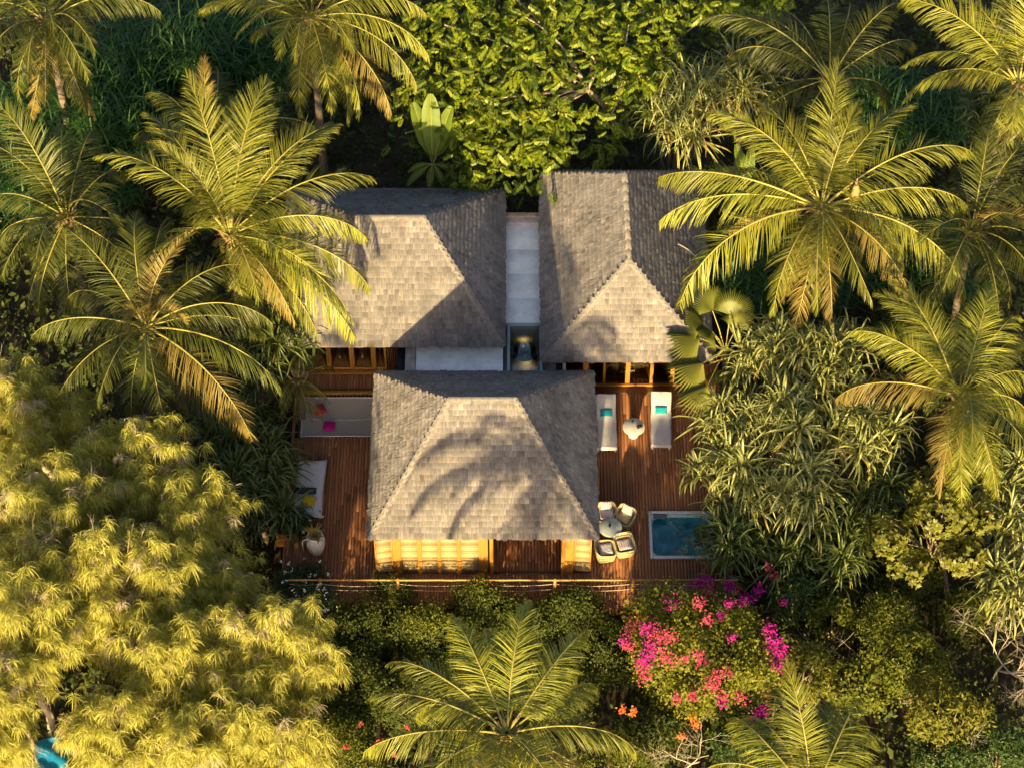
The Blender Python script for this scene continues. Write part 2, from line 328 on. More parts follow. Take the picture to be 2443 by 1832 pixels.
b = MB(); post(b, 937, 1166, WY-.01, WY+.07, 0, .20); b.build('sill_board', M['dkwood'], fp, bevel=.006)
def shutter(u0, u1, ang, hinge_left):
    x0, x1 = px_x(u0), px_x(u1); wd = x1-x0; h = np.array([x1 if not hinge_left else x0, WY-.02, 0]); f = MB(); s = MB()
    a = rad(ang)
    def bx(mb, a0, a1, y0, y1, z0, z1):
        lo = (h[0]-a1 if not hinge_left else h[0]+a0, WY-.02+y0, z0); hi = (h[0]-a0 if not hinge_left else h[0]+a1, WY-.02+y1, z1); mb.box(lo, hi, 0, a, h)
    for q in ((0, .05), (wd-.05, wd)): bx(f, *q, -.03, .02, .25, 2.4)
    for z in (.25, 1.35, 2.34): bx(f, .05, wd-.05, -.03, .02, z, z+.06)
    n = 48
    for k in range(n):
        z = .31+(2.34-.31)*k/n; bx(s, .05, wd-.05, -.012+rng.uniform(-.003, .003), .004, z, z+.039)
    fo = f.build('shutter', M['honey'], fp); s.build('slats', bpy.data.materials['bamboo_slat_blind'], fo)
shutter(894, 937, 10, False); shutter(1370, 1411, -6, True)
b = MB(); post(b, 894, 937, WY+.03, WY+.06, 0, ZT); post(b, 1369, 1411, WY+.03, WY+.06, 0, ZT); b.build('screen_wall', M['dkwood'], fp)
b = MB(); b.box((wl, WY-.12, 2.42), (wr, WY-.04, 2.52)); b.build('eave_beam', M['honey'], fp, bevel=.01)
b = MB(); post(b, 1177, 1339, WY-.05, WY+.05, .012, .05); b.build('threshold', M['dkwood'], fp)
# pendant basket lamp in the doorway
lc = at(1243, 1296, 1.9); lc[1] = WY+.55
lp = thing('pendant_lamp', 'pink woven basket pendant lamp hanging in the open doorway under the front eave', 'lamp', lc)
b = MB(); b.lathe([(.16, .34), (.23, .28), (.27, .14), (.25, 0), (.20, -.10), (.185, -.10), (.235, 0), (.255, .14), (.21, .27), (.15, .33)], lc, 28); b.build('lamp_shade', M['basket'], lp, True)
b = MB(); b.tube([lc+(0, 0, .33), lc+(0, 0, .72)], .012, 6); b.build('cord', M['navy'], lp)

# ---- left rear pavilion
lpv = thing('pavilion', 'left rear pavilion whose wide shingled roof is half shaded and partly hidden by palm fronds', 'building', (-4.4, 3.5, 0))
LX0, LX1, LY0, LY1 = -8.45, -.27, -.37, 7.36
hip_roof(lpv, LX0, LX1, LY0, LY1, 2.6, (-5.54, 3.47, 5.29), (-3.18, 3.47, 5.29))
LW = .58
b = MB(); b.box((LX0+.7, LW+.3, 0), (LX0+.8, LY1-.7, 2.75)); b.box((LX1-.5, LW+.3, 0), (LX1-.4, LY1-.7, 2.75)); b.box((LX0+.8, LY1-.8, 0), (LX1-.5, LY1-.7, 2.75)); b.box((-4.0, LW, 0), (LX1-.5, LW+.1, 2.7)); b.build('wall', M['stain'], lpv)
b = MB(); b.box((LX0+.2, LY0+.06, 2.44), (at(967, 829, 2.5)[0], LY0+.16, 2.58)); b.build('eave_beam', M['honey'], lpv, bevel=.01)
xs = [at(u, 860, 1.0)[0] for u in (700, 783, 838, 890, 921)]
for i in range(4):
    x0, x1 = xs[i], xs[i+1]; f = MB(); f.box((x0, LW, .12), (x0+.09, LW+.08, 2.6)); f.box((x1-.09, LW, .12), (x1-.002, LW+.08, 2.6)); f.box((x0+.09, LW, .12), (x1-.09, LW+.08, .22)); f.box((x0+.09, LW, 1.95), (x1-.09, LW+.08, 2.05))
    fo = f.build('window', M['honey'], lpv, bevel=.006); q = MB(); q.box((x0+.09, LW+.035, .22), (x1-.09, LW+.045, 2.6)); q.build('pane', M['glass'], fo)
b = MB(); b.box((xs[0]-.2, LW-.16, .03), (xs[4]+.02, LW-.003, .115)); b.build('sill', M['honey'], lpv, bevel=.01)
b = MB()
for x in np.linspace(xs[0], xs[4], 5)[:-1]:
    G = [[(x+.1+t*1.0, LW+.16+.05*math.sin(t*38), z) for t in np.linspace(0, .5, 22)] for z in (.05, 1.4, 2.6)]; b.grid(G)
b.build('curtain', M['curtain'], lpv, True)
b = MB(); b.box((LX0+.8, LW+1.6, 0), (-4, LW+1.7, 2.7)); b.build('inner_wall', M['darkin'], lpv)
b = MB(); px0 = xs[4]+.06
for k in range(5): b.box((px0+k*.075, LW-.28+.02*k, 0), (px0+k*.075+.045, LW+.02, 2.5))
b.build('folding_door', M['dkwood'], lpv, bevel=.004)

# ---- right rear pavilion
rpv = thing('pavilion', 'right rear pavilion with a long shingled ridge and a sunlit front hip', 'building', (4.1, 3.5, 0))
RX0, RX1, RY0, RY1 = 1.06, 7.16, -1.07, 8.30
hip_roof(rpv, RX0, RX1, RY0, RY1, 2.6, (4.12, 1.22, 5.5), (4.10, 5.45, 5.5))
RW = -.02
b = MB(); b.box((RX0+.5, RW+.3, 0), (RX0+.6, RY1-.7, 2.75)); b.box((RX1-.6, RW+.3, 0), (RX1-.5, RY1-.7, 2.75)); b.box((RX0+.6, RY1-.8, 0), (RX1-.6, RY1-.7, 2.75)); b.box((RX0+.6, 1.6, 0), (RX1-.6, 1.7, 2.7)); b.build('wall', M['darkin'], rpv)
b = MB(); b.box((RX0+.25, RY0+.06, 2.44), (RX1-.2, RY0+.15, 2.58)); b.build('eave_beam', M['dkwood'], rpv, bevel=.01)
for u0, u1 in ((1391, 1405), (1440, 1446), (1494, 1505), (1553, 1561), (1602, 1612), (1640, 1652)):
    x0, x1 = at(u0, 900, 1.0)[0], at(u1, 900, 1.0)[0]; b = MB(); b.box((x0, RW-.03, 0), (x1, RW+.09, 2.65)); b.build('post', M['honey'], rpv, bevel=.008)
q = MB(); q.box((RX0+.7, RW+.03, .14), (RX1-.7, RW+.04, 2.6)); q.build('pane', M['glass'], rpv)
b = MB()
for x in (2.5, 3.3, 4.4, 5.2, 5.9):
    b.grid([[(x+t, RW+.14+.05*math.sin(t*44), z) for t in np.linspace(0, .6, 26)] for z in (.05, 1.4, 2.6)])
b.build('curtain', M['curtain'], rpv, True)
b = MB(); b.box((at(1385, 920, 0)[0], RW-.14, .02), (at(1665, 920, 0)[0], RW-.033, .12)); b.build('sill', M['honey'], rpv, bevel=.012)
b = MB(); b.box((at(1385, 920, 0)[0], RW-.42, .012), (at(1665, 920, 0)[0], RW-.143, .05)); b.build('step', M['dkwood'], rpv, bevel=.008)

# ---- link with flat white roofs and a skylight
lk = thing('link_building', 'narrow link with flat white roofs and a glass skylight between the shingled pavilions', 'building', (.4, 1.5, 0))
ZS = 2.2; yb, ym, yf = at(1245, 518, ZS)[1], at(1245, 772, ZS)[1], at(1245, 900, ZS)[1]
b = MB(); edges = np.linspace(ym, yb-.45, 5)
for i in range(4): b.box((-.45, edges[i]+.012, ZS-.12), (1.35, edges[i+1]-.0, ZS))
b.box((-.45, ym, ZS-.14), (1.35, yb-.45, ZS-.01)); b.build('flat_roof', M['plaster'], lk, bevel=.006)
b = MB(); b.box((-.45, yb-.45, 0), (1.35, yb-.18, ZS+.14)); b.build('parapet', M['stain'], lk, bevel=.03)
b = MB(); b.box((-.45, yb-.18, 0), (1.35, yb+.02, ZS+.22)); b.build('coping', mat('coping_stone', (.42, .30, .22), .85, noise=.4, nscale=(6, 6, 6)), lk, bevel=.01)
x0, x1 = at(992, 860, ZS)[0], at(1200, 860, ZS)[0]; xm = at(1052, 860, ZS)[0]; xn = at(1145, 860, ZS)[0]
b = MB()
for a, c in ((x0, xm), (xm, xn), (xn, x1)): b.box((a+.006, -1.75, ZS-.12), (c-.006, .56, ZS-.02))
b.box((x0, -1.75, ZS-.2), (x1, .56, ZS-.03)); b.build('canopy', M['plaster'], lk, bevel=.006)
b = MB(); b.box((at(966, 860, ZS)[0], -1.7, 0), (x0-.02, .5, ZS-.08)); b.build('chimney_wall', M['stain'], lk, bevel=.02)
b = MB(); b.box((at(946, 860, ZS)[0], -1.6, 0), (at(964, 860, ZS)[0], .45, ZS-.25)); b.build('dark_panel', M['navy'], lk)
# skylight
sx0, sx1 = at(1210, 820, ZS)[0], at(1294, 820, ZS)[0]
f = MB()
f.box((sx0, yf, ZS-.16), (sx0+.10, ym-.03, ZS+.05)); f.box((sx1-.10, yf, ZS-.16), (sx1, ym-.03, ZS+.05)); f.box((sx0+.1, ym-.15, ZS-.16), (sx1-.1, ym-.03, ZS+.05)); f.box((sx0+.1, yf, ZS-.16), (sx1-.1, yf+.1, ZS+.05))
sk = f.build('skylight', mat('zinc_frame', (.34, .40, .40), .5), lk, bevel=.01)
q = MB(); q.box((sx0+.1, yf+.1, ZS), (sx1-.1, ym-.15, ZS+.012)); q.build('pane', M['skyglass'], sk)
b = MB(); b.box((sx0-.1, yf-.2, 0), (sx0, ym, ZS-.17)); b.box((sx1, yf-.2, 0), (sx1+.1, ym, ZS-.17)); b.box((sx0, ym-.05, 0), (sx1, ym+.05, ZS-.2)); b.build('wall', mat('grey_green_wall', (.17, .20, .20), .7), lk)
b = MB(); b.box((sx0, yf, .012), (sx1, ym-.05, .03)); b.build('floor', mat('dark_stone_floor', (.07, .11, .115), .8), lk)
b = MB(); b.box((sx0, ym-.32, 1.45), (sx1, ym-.052, ZS-.2)); b.build('lintel', mat('warm_plaster', (.55, .42, .30), .8), lk)
b = MB(); b.box((sx0+.12, ym-.16, .05), (sx1-.12, ym-.06, 1.44)); b.build('inner_door', mat('teal_glass_door', (.07, .12, .13), .7), lk)
lampp = np.array([(sx0+sx1)/2-.05, ym-.46, 1.46])
wl_ = thing('wall_lamp', 'small lit lamp glowing orange on the wall under the glass skylight', 'lamp', lampp)
b = MB(); b.lathe([(.0, .02), (.04, .0), (.06, -.03), (.055, -.03), (.035, -.005), (0, .01)], lampp, 20); b.tube([lampp+(0, 0, .01), lampp+(0, .13, .03)], .010, 6); b.build('lamp_shade', M['metal'], wl_, True)
em = bpy.data.materials.new('bulb_glow'); em.use_nodes = True; e_ = em.node_tree.nodes['Principled BSDF']; e_.inputs['Emission Color'].default_value = (1, .6, .25, 1); e_.inputs['Emission Strength'].default_value = 2
b = MB(); b.lathe([(0, .02), (.02, 0), (.022, -.02), (.01, -.04), (0, -.042)], lampp+(0, 0, -.03), 16); b.build('bulb', em, wl_, True)
pl = bpy.data.lights.new('wall_lamp_light', 'POINT'); pl.energy = 6; pl.color = (1, .58, .24); pl.shadow_soft_size = .16
po = bpy.data.objects.new('wall_lamp_light', pl); COL.objects.link(po); po.parent = wl_; po.location = (0, -.02, .16)
# pale service box beside the right pavilion's front corner
c = at(1325, 876, 1.6); b = thing('service_box', 'pale service box with a dark opening under the right pavilion eave', 'box', (c[0], -.55, 0))
m_ = MB(); m_.box((c[0]-.38, -.85, 0), (c[0]+.38, -.2, 1.75)); m_.build('casing', M['stain'], b, bevel=.015)
m_ = MB(); m_.box((c[0]+.02, -.80, 1.752), (c[0]+.24, -.3, 1.80)); m_.build('opening', M['navy'], b)
m_ = MB(); m_.box((c[0]+.26, -.82, 1.752), (c[0]+.36, -.25, 1.9)); m_.build('end_panel', M['plaster'], b)

# ------------------------------------------------------------------ deck
DX0, DX1, DY0, DY1 = -7.95, 7.6, -9.56, 1.0
hx0, hx1 = at(714, 1000, 0)[0], at(905, 1000, 0)[0]; hy1, hy0 = at(800, 941, 0)[1], at(800, 1044, 0)[1]
tub = [at(1546, 1221, 0), at(1699, 1334, 0)]; tx0, tx1, ty1, ty0 = tub[0][0], tub[0][0]+2.28, tub[0][1], tub[1][1]
holes = [(hx0-.02, hx1, hy0, hy1), (tx0+.05, tx1-.05, ty0+.05, ty1-.05)]
b = MB(); x = DX0; pitch = .112
B0 = []
while x < DX1:
    iv = [(DY0, DY1)]
    for h in holes:
        if x + pitch > h[0] and x < h[1]: iv = [q for s_, e_2 in iv for q in ((s_, min(e_2, h[2])), (max(s_, h[3]), e_2)) if q[1]-q[0] > .02]
    for s_, e_2 in iv:
        y = s_
        while y < e_2 - .01:
            L = min(rng.uniform(1.6, 4.2), e_2-y); L = e_2-y if e_2-y-L < .4 else L
            B0.append((x+.004, x+pitch-.005, y+.002, y+L-.002)); y += L
    x += pitch
B0 = np.array(B0); m = len(B0); z = rng.uniform(-.0025, .0025, (m, 1)); tl = rng.normal(0, .0016, (m, 1))
q = lambda i, j, dz: np.stack([B0[:, i], B0[:, j], (z + dz)[:, 0]], 1)
V = np.stack([q(0, 2, -tl), q(1, 2, tl), q(1, 3, tl), q(0, 3, -tl), q(0, 2, -.03), q(1, 2, -.03), q(1, 3, -.03), q(0, 3, -.03)], 1)
k = np.arange(m)[:, None]*8; F = np.concatenate([k+np.array(f) for f in ([0, 1, 2, 3], [4, 5, 1, 0], [5, 6, 2, 1], [7, 4, 0, 3])])
sh = rng.uniform(0, 90, m)[:, None]; uv = np.stack([V[..., 0]+sh, V[..., 1]+sh], -1)
b.add(V.reshape(-1, 3), F, 0, uv.reshape(-1, 2))
for h in ((DX0, hx0-.02, DY0, DY1), (hx0-.02, hx1, hy1, DY1), (hx0-.02, hx1, DY0, hy0), (hx1, tx0+.05, DY0, DY1), (tx0+.05, tx1-.05, DY0, ty0+.05), (tx0+.05, tx1-.05, ty1-.05, DY1), (tx1-.05, DX1, DY0, DY1)):
    b.box((h[0], h[2]+.01, -.12), (h[1], h[3]-.01, -.045), 1)
x = DX0
while x < DX1:                                   # upright boards on the face of the deck
    b.box((x+.003, DY0-.025+rng.uniform(-.004, .004), GZ), (x+.11, DY0+.002, -.034), 0); x += .115
tag(b.build('deck', [M['deck'], M['underdeck']]), kind='structure')
e = MB(); e.box((hx0, hy1, -.05), (-4.95, hy1+.13, .10)); tag(e.build('timber_kerb', M['honey'], bevel=.02), 'honey wood kerb beam between the left deck and the hammock net', 'beam')

# ------------------------------------------------------------------ railing
RYY = at(1221, 1383, .98)[1]
rl = thing('railing', 'timber railing with one handrail and two sagging ropes along the deck front', 'railing', (0, RYY, 0))
b = MB(); xa, xb = at(690, 1383, .98)[0], at(1760, 1383, .98)[0]
n = 40; xs_ = np.linspace(xa, xb, n); b.tube(np.stack([xs_, RYY+rng.normal(0, .003, n), .98+rng.normal(0, .003, n)], 1), .034, 10); b.build('handrail', M['honey'], rl, True)
PX = [at(u, 1390, .9)[0] for u in (577, 763, 949, 1138, 1324, 1511, 1698)][1:]
for x in PX:
    b = MB(); b.tube([(x, RYY, 0), (x, RYY, .5), (x, RYY, 1.04)], (.055, .052, .05), 12); b.build('post', M['honey'], rl, True)
allx = [xa] + PX
for x0, x1 in zip(allx[:-1], allx[1:]):
    for z, sg in ((.76, .13), (.46, .12)):
        t = np.linspace(0, 1, 18); sg *= rng.uniform(.85, 1.2); b = MB(); b.tube(np.stack([x0+(x1-x0)*t, np.full(18, RYY-.01), z-sg*4*t*(1-t)*(.3+.7*abs(x1-x0)/2.8)], 1), .011, 6); b.build('rope', M['rope'], rl, True)

# ------------------------------------------------------------------ deck furniture
# hammock net over the opening
hm = thing('hammock_net', 'grey woven hammock net with white rope edges stretched over the opening in the left deck', 'hammock', ((hx0+hx1)/2, (hy0+hy1)/2, 0))
nx, ny = 40, 28; X, Y = np.meshgrid(np.linspace(hx0+.10, -4.75, nx), np.linspace(hy0+.09, hy1-.13, ny), indexing='ij')
sx = (X-X.min())/np.ptp(X); sy = (Y-Y.min())/np.ptp(Y); Z = -.02-.14*np.sin(np.pi*sx)**.6*np.sin(np.pi*sy)**.8
b = MB(); b.grid(np.stack([X, Y, Z], -1)); b.build('net', M['net'], hm, True)
b = MB()
for P in ([(X[i, 0], Y[i, 0], Z[i, 0]+.01) for i in range(nx)], [(X[i, -1], Y[i, -1], Z[i, -1]+.01) for i in range(nx)], [(X[0, j], Y[0, j], Z[0, j]+.01) for j in range(ny)]): b.tube(P, .028, 6)
b.tube([(X[i, 13], Y[i, 13], Z[i, 13]+.006) for i in range(nx)], .012, 5); b.build('edge_rope', M['white'], hm, True)
b = MB()
for i in range(0, nx-1):
    for (yy, ye) in ((Y[i, 0], hy0-.01), (Y[i, -1], hy1+.01)): b.tube([(X[i, 0], yy, .0), (X[i, 0]+.07*(-1)**i, ye, -.015)], .008, 4)
b.build('lacing', M['rope'], hm)
def cush(name, label, u, v, z, sx, sy, sz, rz, m, tilt=0):
    c = at(u, v, z); o = MB(); cushion_into(o, c, sx, sy, sz, rz, tilt)
    return tag(o.build(name, m, smooth=True), label, 'cushion')
cush('cushion', 'red cushion on the hammock net under the drooping palm leaves', 762, 977, .02, .46, .46, .16, .5, M['red'])
cush('cushion', 'magenta cushion on the hammock net near its front edge', 785, 1016, .02, .42, .42, .16, -.1, M['mag'])
# daybed
db = at(738, 1161, .42); bd = thing('daybed', 'white mattress daybed at the left edge of the deck', 'daybed', (db[0], db[1], 0), rz=-.03, local=True)
b = MB(); b.box((-.5, -1.25, .10), (.5, 1.25, .22))
for sx_ in (-.44, .36):
    for sy_ in (-1.2, 1.1): b.box((sx_, sy_, 0), (sx_+.08, sy_+.08, .10))
b.build('frame', M['dkwood'], bd, off=np.zeros(3), bevel=.01)
b = MB(); cushion_into(b, (0, 0, .33), 1.06, 2.56, .24, n=22, p=14); b.build('mattress', M['white'], bd, True, np.zeros(3))
cush('bolster', 'dark bolster cushion lying across the white daybed', 729, 1170, .52, .78, .26, .2, -.02, M['navy'])
cush('cushion', 'yellow cushion on the white daybed below the dark bolster', 736, 1194, .52, .5, .44, .16, -.25, M['yellow'])
# sun loungers
def lounger(loc, label, rz):
    t = thing('sun_lounger', label, 'sun lounger', loc, 'sun loungers on the right deck', rz, True); o = np.zeros(3)
    b = MB()
    for x in (-.33, .27): b.box((x, -1.0, .20), (x+.06, .95, .27))
    for y in (-1.0, -.35, .88): b.box((-.27, y, .205), (.27, y+.06, .265))
    b.build('frame', M['whitep'], t, off=o, bevel=.01)
    for x in (-.33, .27):
        for y in (-1.0, .86): l = MB(); l.box((x, y, 0), (x+.06, y+.07, .20)); l.build('leg', M['whitep'], t, off=o, bevel=.008)
    # mattress with a raised back, towel draped over it
    prof = [(-1.02, .33), (-.6, .345), (-.1, .345), (.12, .36), (.30, .43), (.55, .57), (.85, .74), (.99, .80)]
    yy = np.array([p_[0] for p_ in prof]); zz = np.array([p_[1] for p_ in prof]); ys = np.linspace(-1.02, .99, 30); zs = np.interp(ys, yy, zz)
    xs2 = np.linspace(-.34, .34, 12); G = np.array([[(x, y, z + .012*(1-(x/.34)**4) + rng.normal(0, .0035)) for x in xs2] for y, z in zip(ys, zs)])
    b = MB(); b.grid(G); lo = G.copy(); lo[..., 2] -= .085; b.grid(lo[::-1])
    for edge in (G[:, 0], G[:, -1][::-1], G[-1], G[0][::-1]):
        e2 = np.array(edge); e3 = e2.copy(); e3[:, 2] -= .085; b.grid(np.stack([e2, e3]))
    b.build('mattress', M['white'], t, True, o)
    x3 = np.concatenate([[-.37, -.365], np.linspace(-.35, .35, 10), [.365, .37]])
    G = np.array([[(x*(1+.02*math.sin(y*9)), y, z+.03-(.16 if abs(x) > .366 else .06 if abs(x) > .36 else 0)+rng.normal(0, .004)) for x in x3] for y, z in zip(np.linspace(-1.04, 1.0, 26), np.interp(np.linspace(-1.04, 1.0, 26), yy, zz))])
    b = MB(); b.grid(G); e2 = G[0].copy(); e2[:, 2] -= .17; e2[:, 1] -= .012; b.grid(np.stack([e2, G[0]])); b.build('towel', M['white'], t, True, o)
    b = MB(); b.box((-.32, .70, .27), (-.28, .76, .60)); b.box((.28, .70, .27), (.32, .76, .60)); b.build('back_support', M['whitep'], t, off=o)
    return t
for u, v, rz, lab, lab2 in ((1446, 1012, .01, 'white sun lounger with a turquoise pillow next to the main pavilion roof edge', 'turquoise pillow on the lounger next to the main roof edge'), (1577, 1006, -.03, 'white sun lounger with a wrinkled towel under the fan palm leaves', 'turquoise pillow on the lounger below the fan palm')):
    c = at(u, v, .35); lounger((c[0], c[1], 0), lab, rz)
    p_ = np.array([c[0]+.01, c[1]+.38, .55]); o = MB(); cushion_into(o, p_, .44, .26, .10, rz, .5); tag(o.build('pillow', M['turq'], smooth=True), lab2, 'pillow')
# bowl table between the loungers
c = at(1512, 1017, .5); tb = thing('side_table', 'round cream pedestal table between the two white sun loungers', 'table', (c[0], c[1], 0))
b = MB(); b.lathe([(0, .5), (.385, .5), (.40, .49), (.40, .465), (.36, .44), (.0, .44)], (c[0], c[1], 0), 40); b.build('tabletop', M['cream'], tb, True)
b = MB(); b.lathe([(.30, .44), (.25, .36), (.19, .22), (.17, .1), (.19, 0.01)], (c[0], c[1], 0), 32); b.build('pedestal', M['cream'], tb, True)
q = at(1509, 1005, .55); b = MB(); b.lathe([(0, .0), (.035, 0), (.04, .09), (.035, .09), (.03, .01), (0, .01)], (q[0], q[1], .502), 16); tag(b.build('cup', M['glassware'], smooth=True), 'small dark cup at the back of the cream pedestal table', 'cup')
q = at(1525, 1019, .5); b = MB(); cushion_into(b, (q[0], q[1], .545), .20, .15, .085, .4, n=9, p=2); cushion_into(b, (q[0]+.07, q[1]+.03, .54), .11, .10, .07, 1.0, n=7, p=2); tag(b.build('bag', M['navy'], smooth=True), 'crumpled dark pouch on the right of the cream pedestal table', 'pouch')
# wicker chairs
def wicker(u, v, rz, label, seatm, backm=None):
    c = at(u, v, .35); t = thing('wicker_chair', label, 'chair', (c[0], c[1], 0), 'wicker chairs around the small round table', rz, True); o = np.zeros(3)
    b = MB(); n = 28; a = np.linspace(0, 2*np.pi, n, endpoint=False); sq = lambda r, z, p=.42: np.stack([r*np.sign(np.cos(a))*np.abs(np.cos(a))**p, r*np.sign(np.sin(a))*np.abs(np.sin(a))**p, z], 1)
    back = np.clip(np.sin(a), -.3, 1); h = .52 + .16*back
    rings = [sq(.33, np.full(n, .02)), sq(.37, np.full(n, .22)), sq(.40, h-.03), sq(.385, h+.005), sq(.355, h-.005), sq(.31, np.full(n, .36)), sq(.02, np.full(n, .36))]
    G = np.array(rings); G = np.concatenate([G, G[:, :1]], 1); b.grid(G); b.build('frame', M['wicker'], t, True, o)
    b = MB(); cushion_into(b, (0, -.02, .43), .52, .50, .13, n=14, p=6); b.build('seat_cushion', seatm, t, True, o)
    t.scale = (.93, .93, .95)
    if backm is not None: b = MB(); cushion_into(b, (0, .22, .58), .46, .40, .13, 0, 1.05, n=12); b.build('back_cushion', backm, t, True, o)
    return t
wicker(1447, 1227, .05, 'wicker tub chair with a pale cushion tucked beside the roof edge behind the glass table', M['white'], M['print'])
wicker(1489, 1234, -.55, 'wicker tub chair behind the glass table with a striped cushion leaning to the left', M['wicker'], M['print'])
wicker(1444, 1312, math.pi*.55, 'wicker tub chair with a plain white cushion next to the pavilion shutter', M['white'])
wicker(1490, 1300, .22, 'wicker tub chair in front of the glass table with a folded striped cushion', M['print'])
c = at(1456, 1257, .62); tb = thing('round_table', 'small round glass-topped table among the four wicker chairs', 'table', (c[0], c[1], 0))
b = MB(); b.lathe([(0, .62), (.40, .62), (.415, .61), (.40, .60), (0, .60)], (c[0], c[1], 0), 40); b.build('tabletop', mat('frosted_glass', (.42, .47, .46), .12, noise=.25, nscale=(3, 3, 3), spec=.6), tb, True)
b = MB(); b.lathe([(.27, .59), (.22, .5), (.20, .2), (.27, .01)], (c[0], c[1], 0), 28); b.build('pedestal', M['wicker'], tb, True)
q = at(1455, 1253, .7); b = MB(); b.lathe([(0, .0), (.04, 0), (.05, .11), (.04, .11), (.035, .02), (0, .02)], (q[0], q[1], .622), 16); tag(b.build('cup', M['glassware'], smooth=True), 'dark candle cup on the round glass-topped table', 'cup')
# jacuzzi
jc = thing('hot_tub', 'square sunken hot tub with a white rim and teal water half under the pandanus', 'hot tub', ((tx0+tx1)/2, (ty0+ty1)/2, 0))
b = MB(); rw = .11; zr = .10
def frame_ring(mb, a0, a1, b0, b1, w_, z0, z1):
    mb.box((a0, b0, z0), (a0+w_, b1, z1)); mb.box((a1-w_, b0, z0), (a1, b1, z1)); mb.box((a0+w_, b0, z0), (a1-w_, b0+w_, z1)); mb.box((a0+w_, b1-w_, z0), (a1-w_, b1, z1))
frame_ring(b, tx0, tx1, ty0, ty1, rw, .004, zr); b.build('rim', mat('white_acrylic_rim', (.66, .66, .64), .3, spec=.5), jc, bevel=.03)
b = MB(); ix0, ix1, iy0, iy1 = tx0+rw, tx1-rw, ty0+rw, ty1-rw
n = 46; X, Y = np.meshgrid(np.linspace(ix0, ix1, n), np.linspace(iy0, iy1, n), indexing='ij'); cx, cy = (ix0+ix1)/2, (iy0+iy1)/2
dx, dy = np.abs(X-cx)/(ix1-ix0)*2, np.abs(Y-cy)/(iy1-iy0)*2; rr = (dx**6+dy**6)**(1/6)
Z = .02-.95*np.clip((1-rr)/.05, 0, 1)
Z = np.where(rr < .95, -.93+.46*(1/(1+np.exp(-(rr-.55)*26))), Z)
ang = np.arctan2(Y-cy, X-cx); Z = Z + np.where((rr > .5) & (rr < .93), .10*np.cos(ang*4+.6)*np.sin(np.pi*np.clip((rr-.5)/.43, 0, 1)), 0)
b.grid(np.stack([X, Y, Z], -1)); b.build('shell', M['shell'], jc, True)
wn = 50; X, Y = np.meshgrid(np.linspace(ix0+.01, ix1-.01, wn), np.linspace(iy0+.01, iy1-.01, wn), indexing='ij')
Zw = -.16+.004*np.sin(X*5+1.7*np.sin(Y*3.1)+Y*2)+.003*np.sin(Y*6.3+1.5*np.sin(X*4.3))+.0012*rng.normal(size=X.shape)
b = MB(); b.grid(np.stack([X, Y, Zw], -1)); b.build('water', M['water'], jc, True)
for (u, v, r) in ((1601, 1265, .05), (1606, 1270, .04), (1596, 1258, .035), (1640, 1257, .05)):
    q = at(u, v, -.45); b = MB(); b.lathe([(0, .05), (r*.6, .05), (r, .02), (r, 0)], (q[0], q[1], -.45), 14); b.build('jet', M['metal'], jc, True)
b = MB(); cushion_into(b, (ix0+.30, iy1-.10, .02), .52, .18, .16, -.1, .4, n=10); b.build('headrest', mat('grey_headrest', (.10, .13, .15), .6), jc, True)
b = MB(); cushion_into(b, (ix0+.17, cy+.15, -.30), .26, .9, .12, .02, 0, n=12); cushion_into(b, (ix0+.42, cy-.2, -.38), .26, .34, .10, .2, 0, n=10); cushion_into(b, (cx-.25, cy+.55, -.36), .30, .5, .10, .5, 0, n=10); cushion_into(b, (cx-.2, cy-.75, -.38), .5, .24, .10, 0, 0, n=10); cushion_into(b, (cx+.3, cy-.78, -.38), .34, .2, .10, 0, 0, n=10)
b.build('seat', M['shell'], jc, True)
# urn planter
c = at(756, 1318, 0); ur = thing('urn_planter', 'big white urn planter with a spiky plant beside the daybed', 'planter', (c[0], c[1], 0))
b = MB(); b.lathe([(0, .0), (.13, .0), (.17, .03), (.27, .26), (.33, .54), (.335, .72), (.30, .93), (.25, 1.05), (.265, 1.08), (.235, 1.08), (.22, 1.03), (.26, .9), (.0, .86)], (c[0], c[1], 0), 40); b.build('pot', M['cream'], ur, True)
pc = np.array([c[0], c[1], .95])
# bent water pipe
c = at(726, 1332, 0); pp = [(c[0], c[1], 0), (c[0], c[1], .4), (c[0]+.0, c[1], .95)]
for a in np.linspace(0, 160, 9)[1:]: pp.append((c[0]+.17-.17*math.cos(rad(a)), c[1]+.02, .95+.17*math.sin(rad(a))))
b = MB(); b.tube(pp, .022, 10); b.lathe([(.05, 0), (.05, .02), (.02, .03)], (c[0], c[1], 0), 14); tag(b.build('outdoor_tap', M['whitep'], smooth=True), 'white bent-neck water pipe standing beside the urn planter', 'tap')
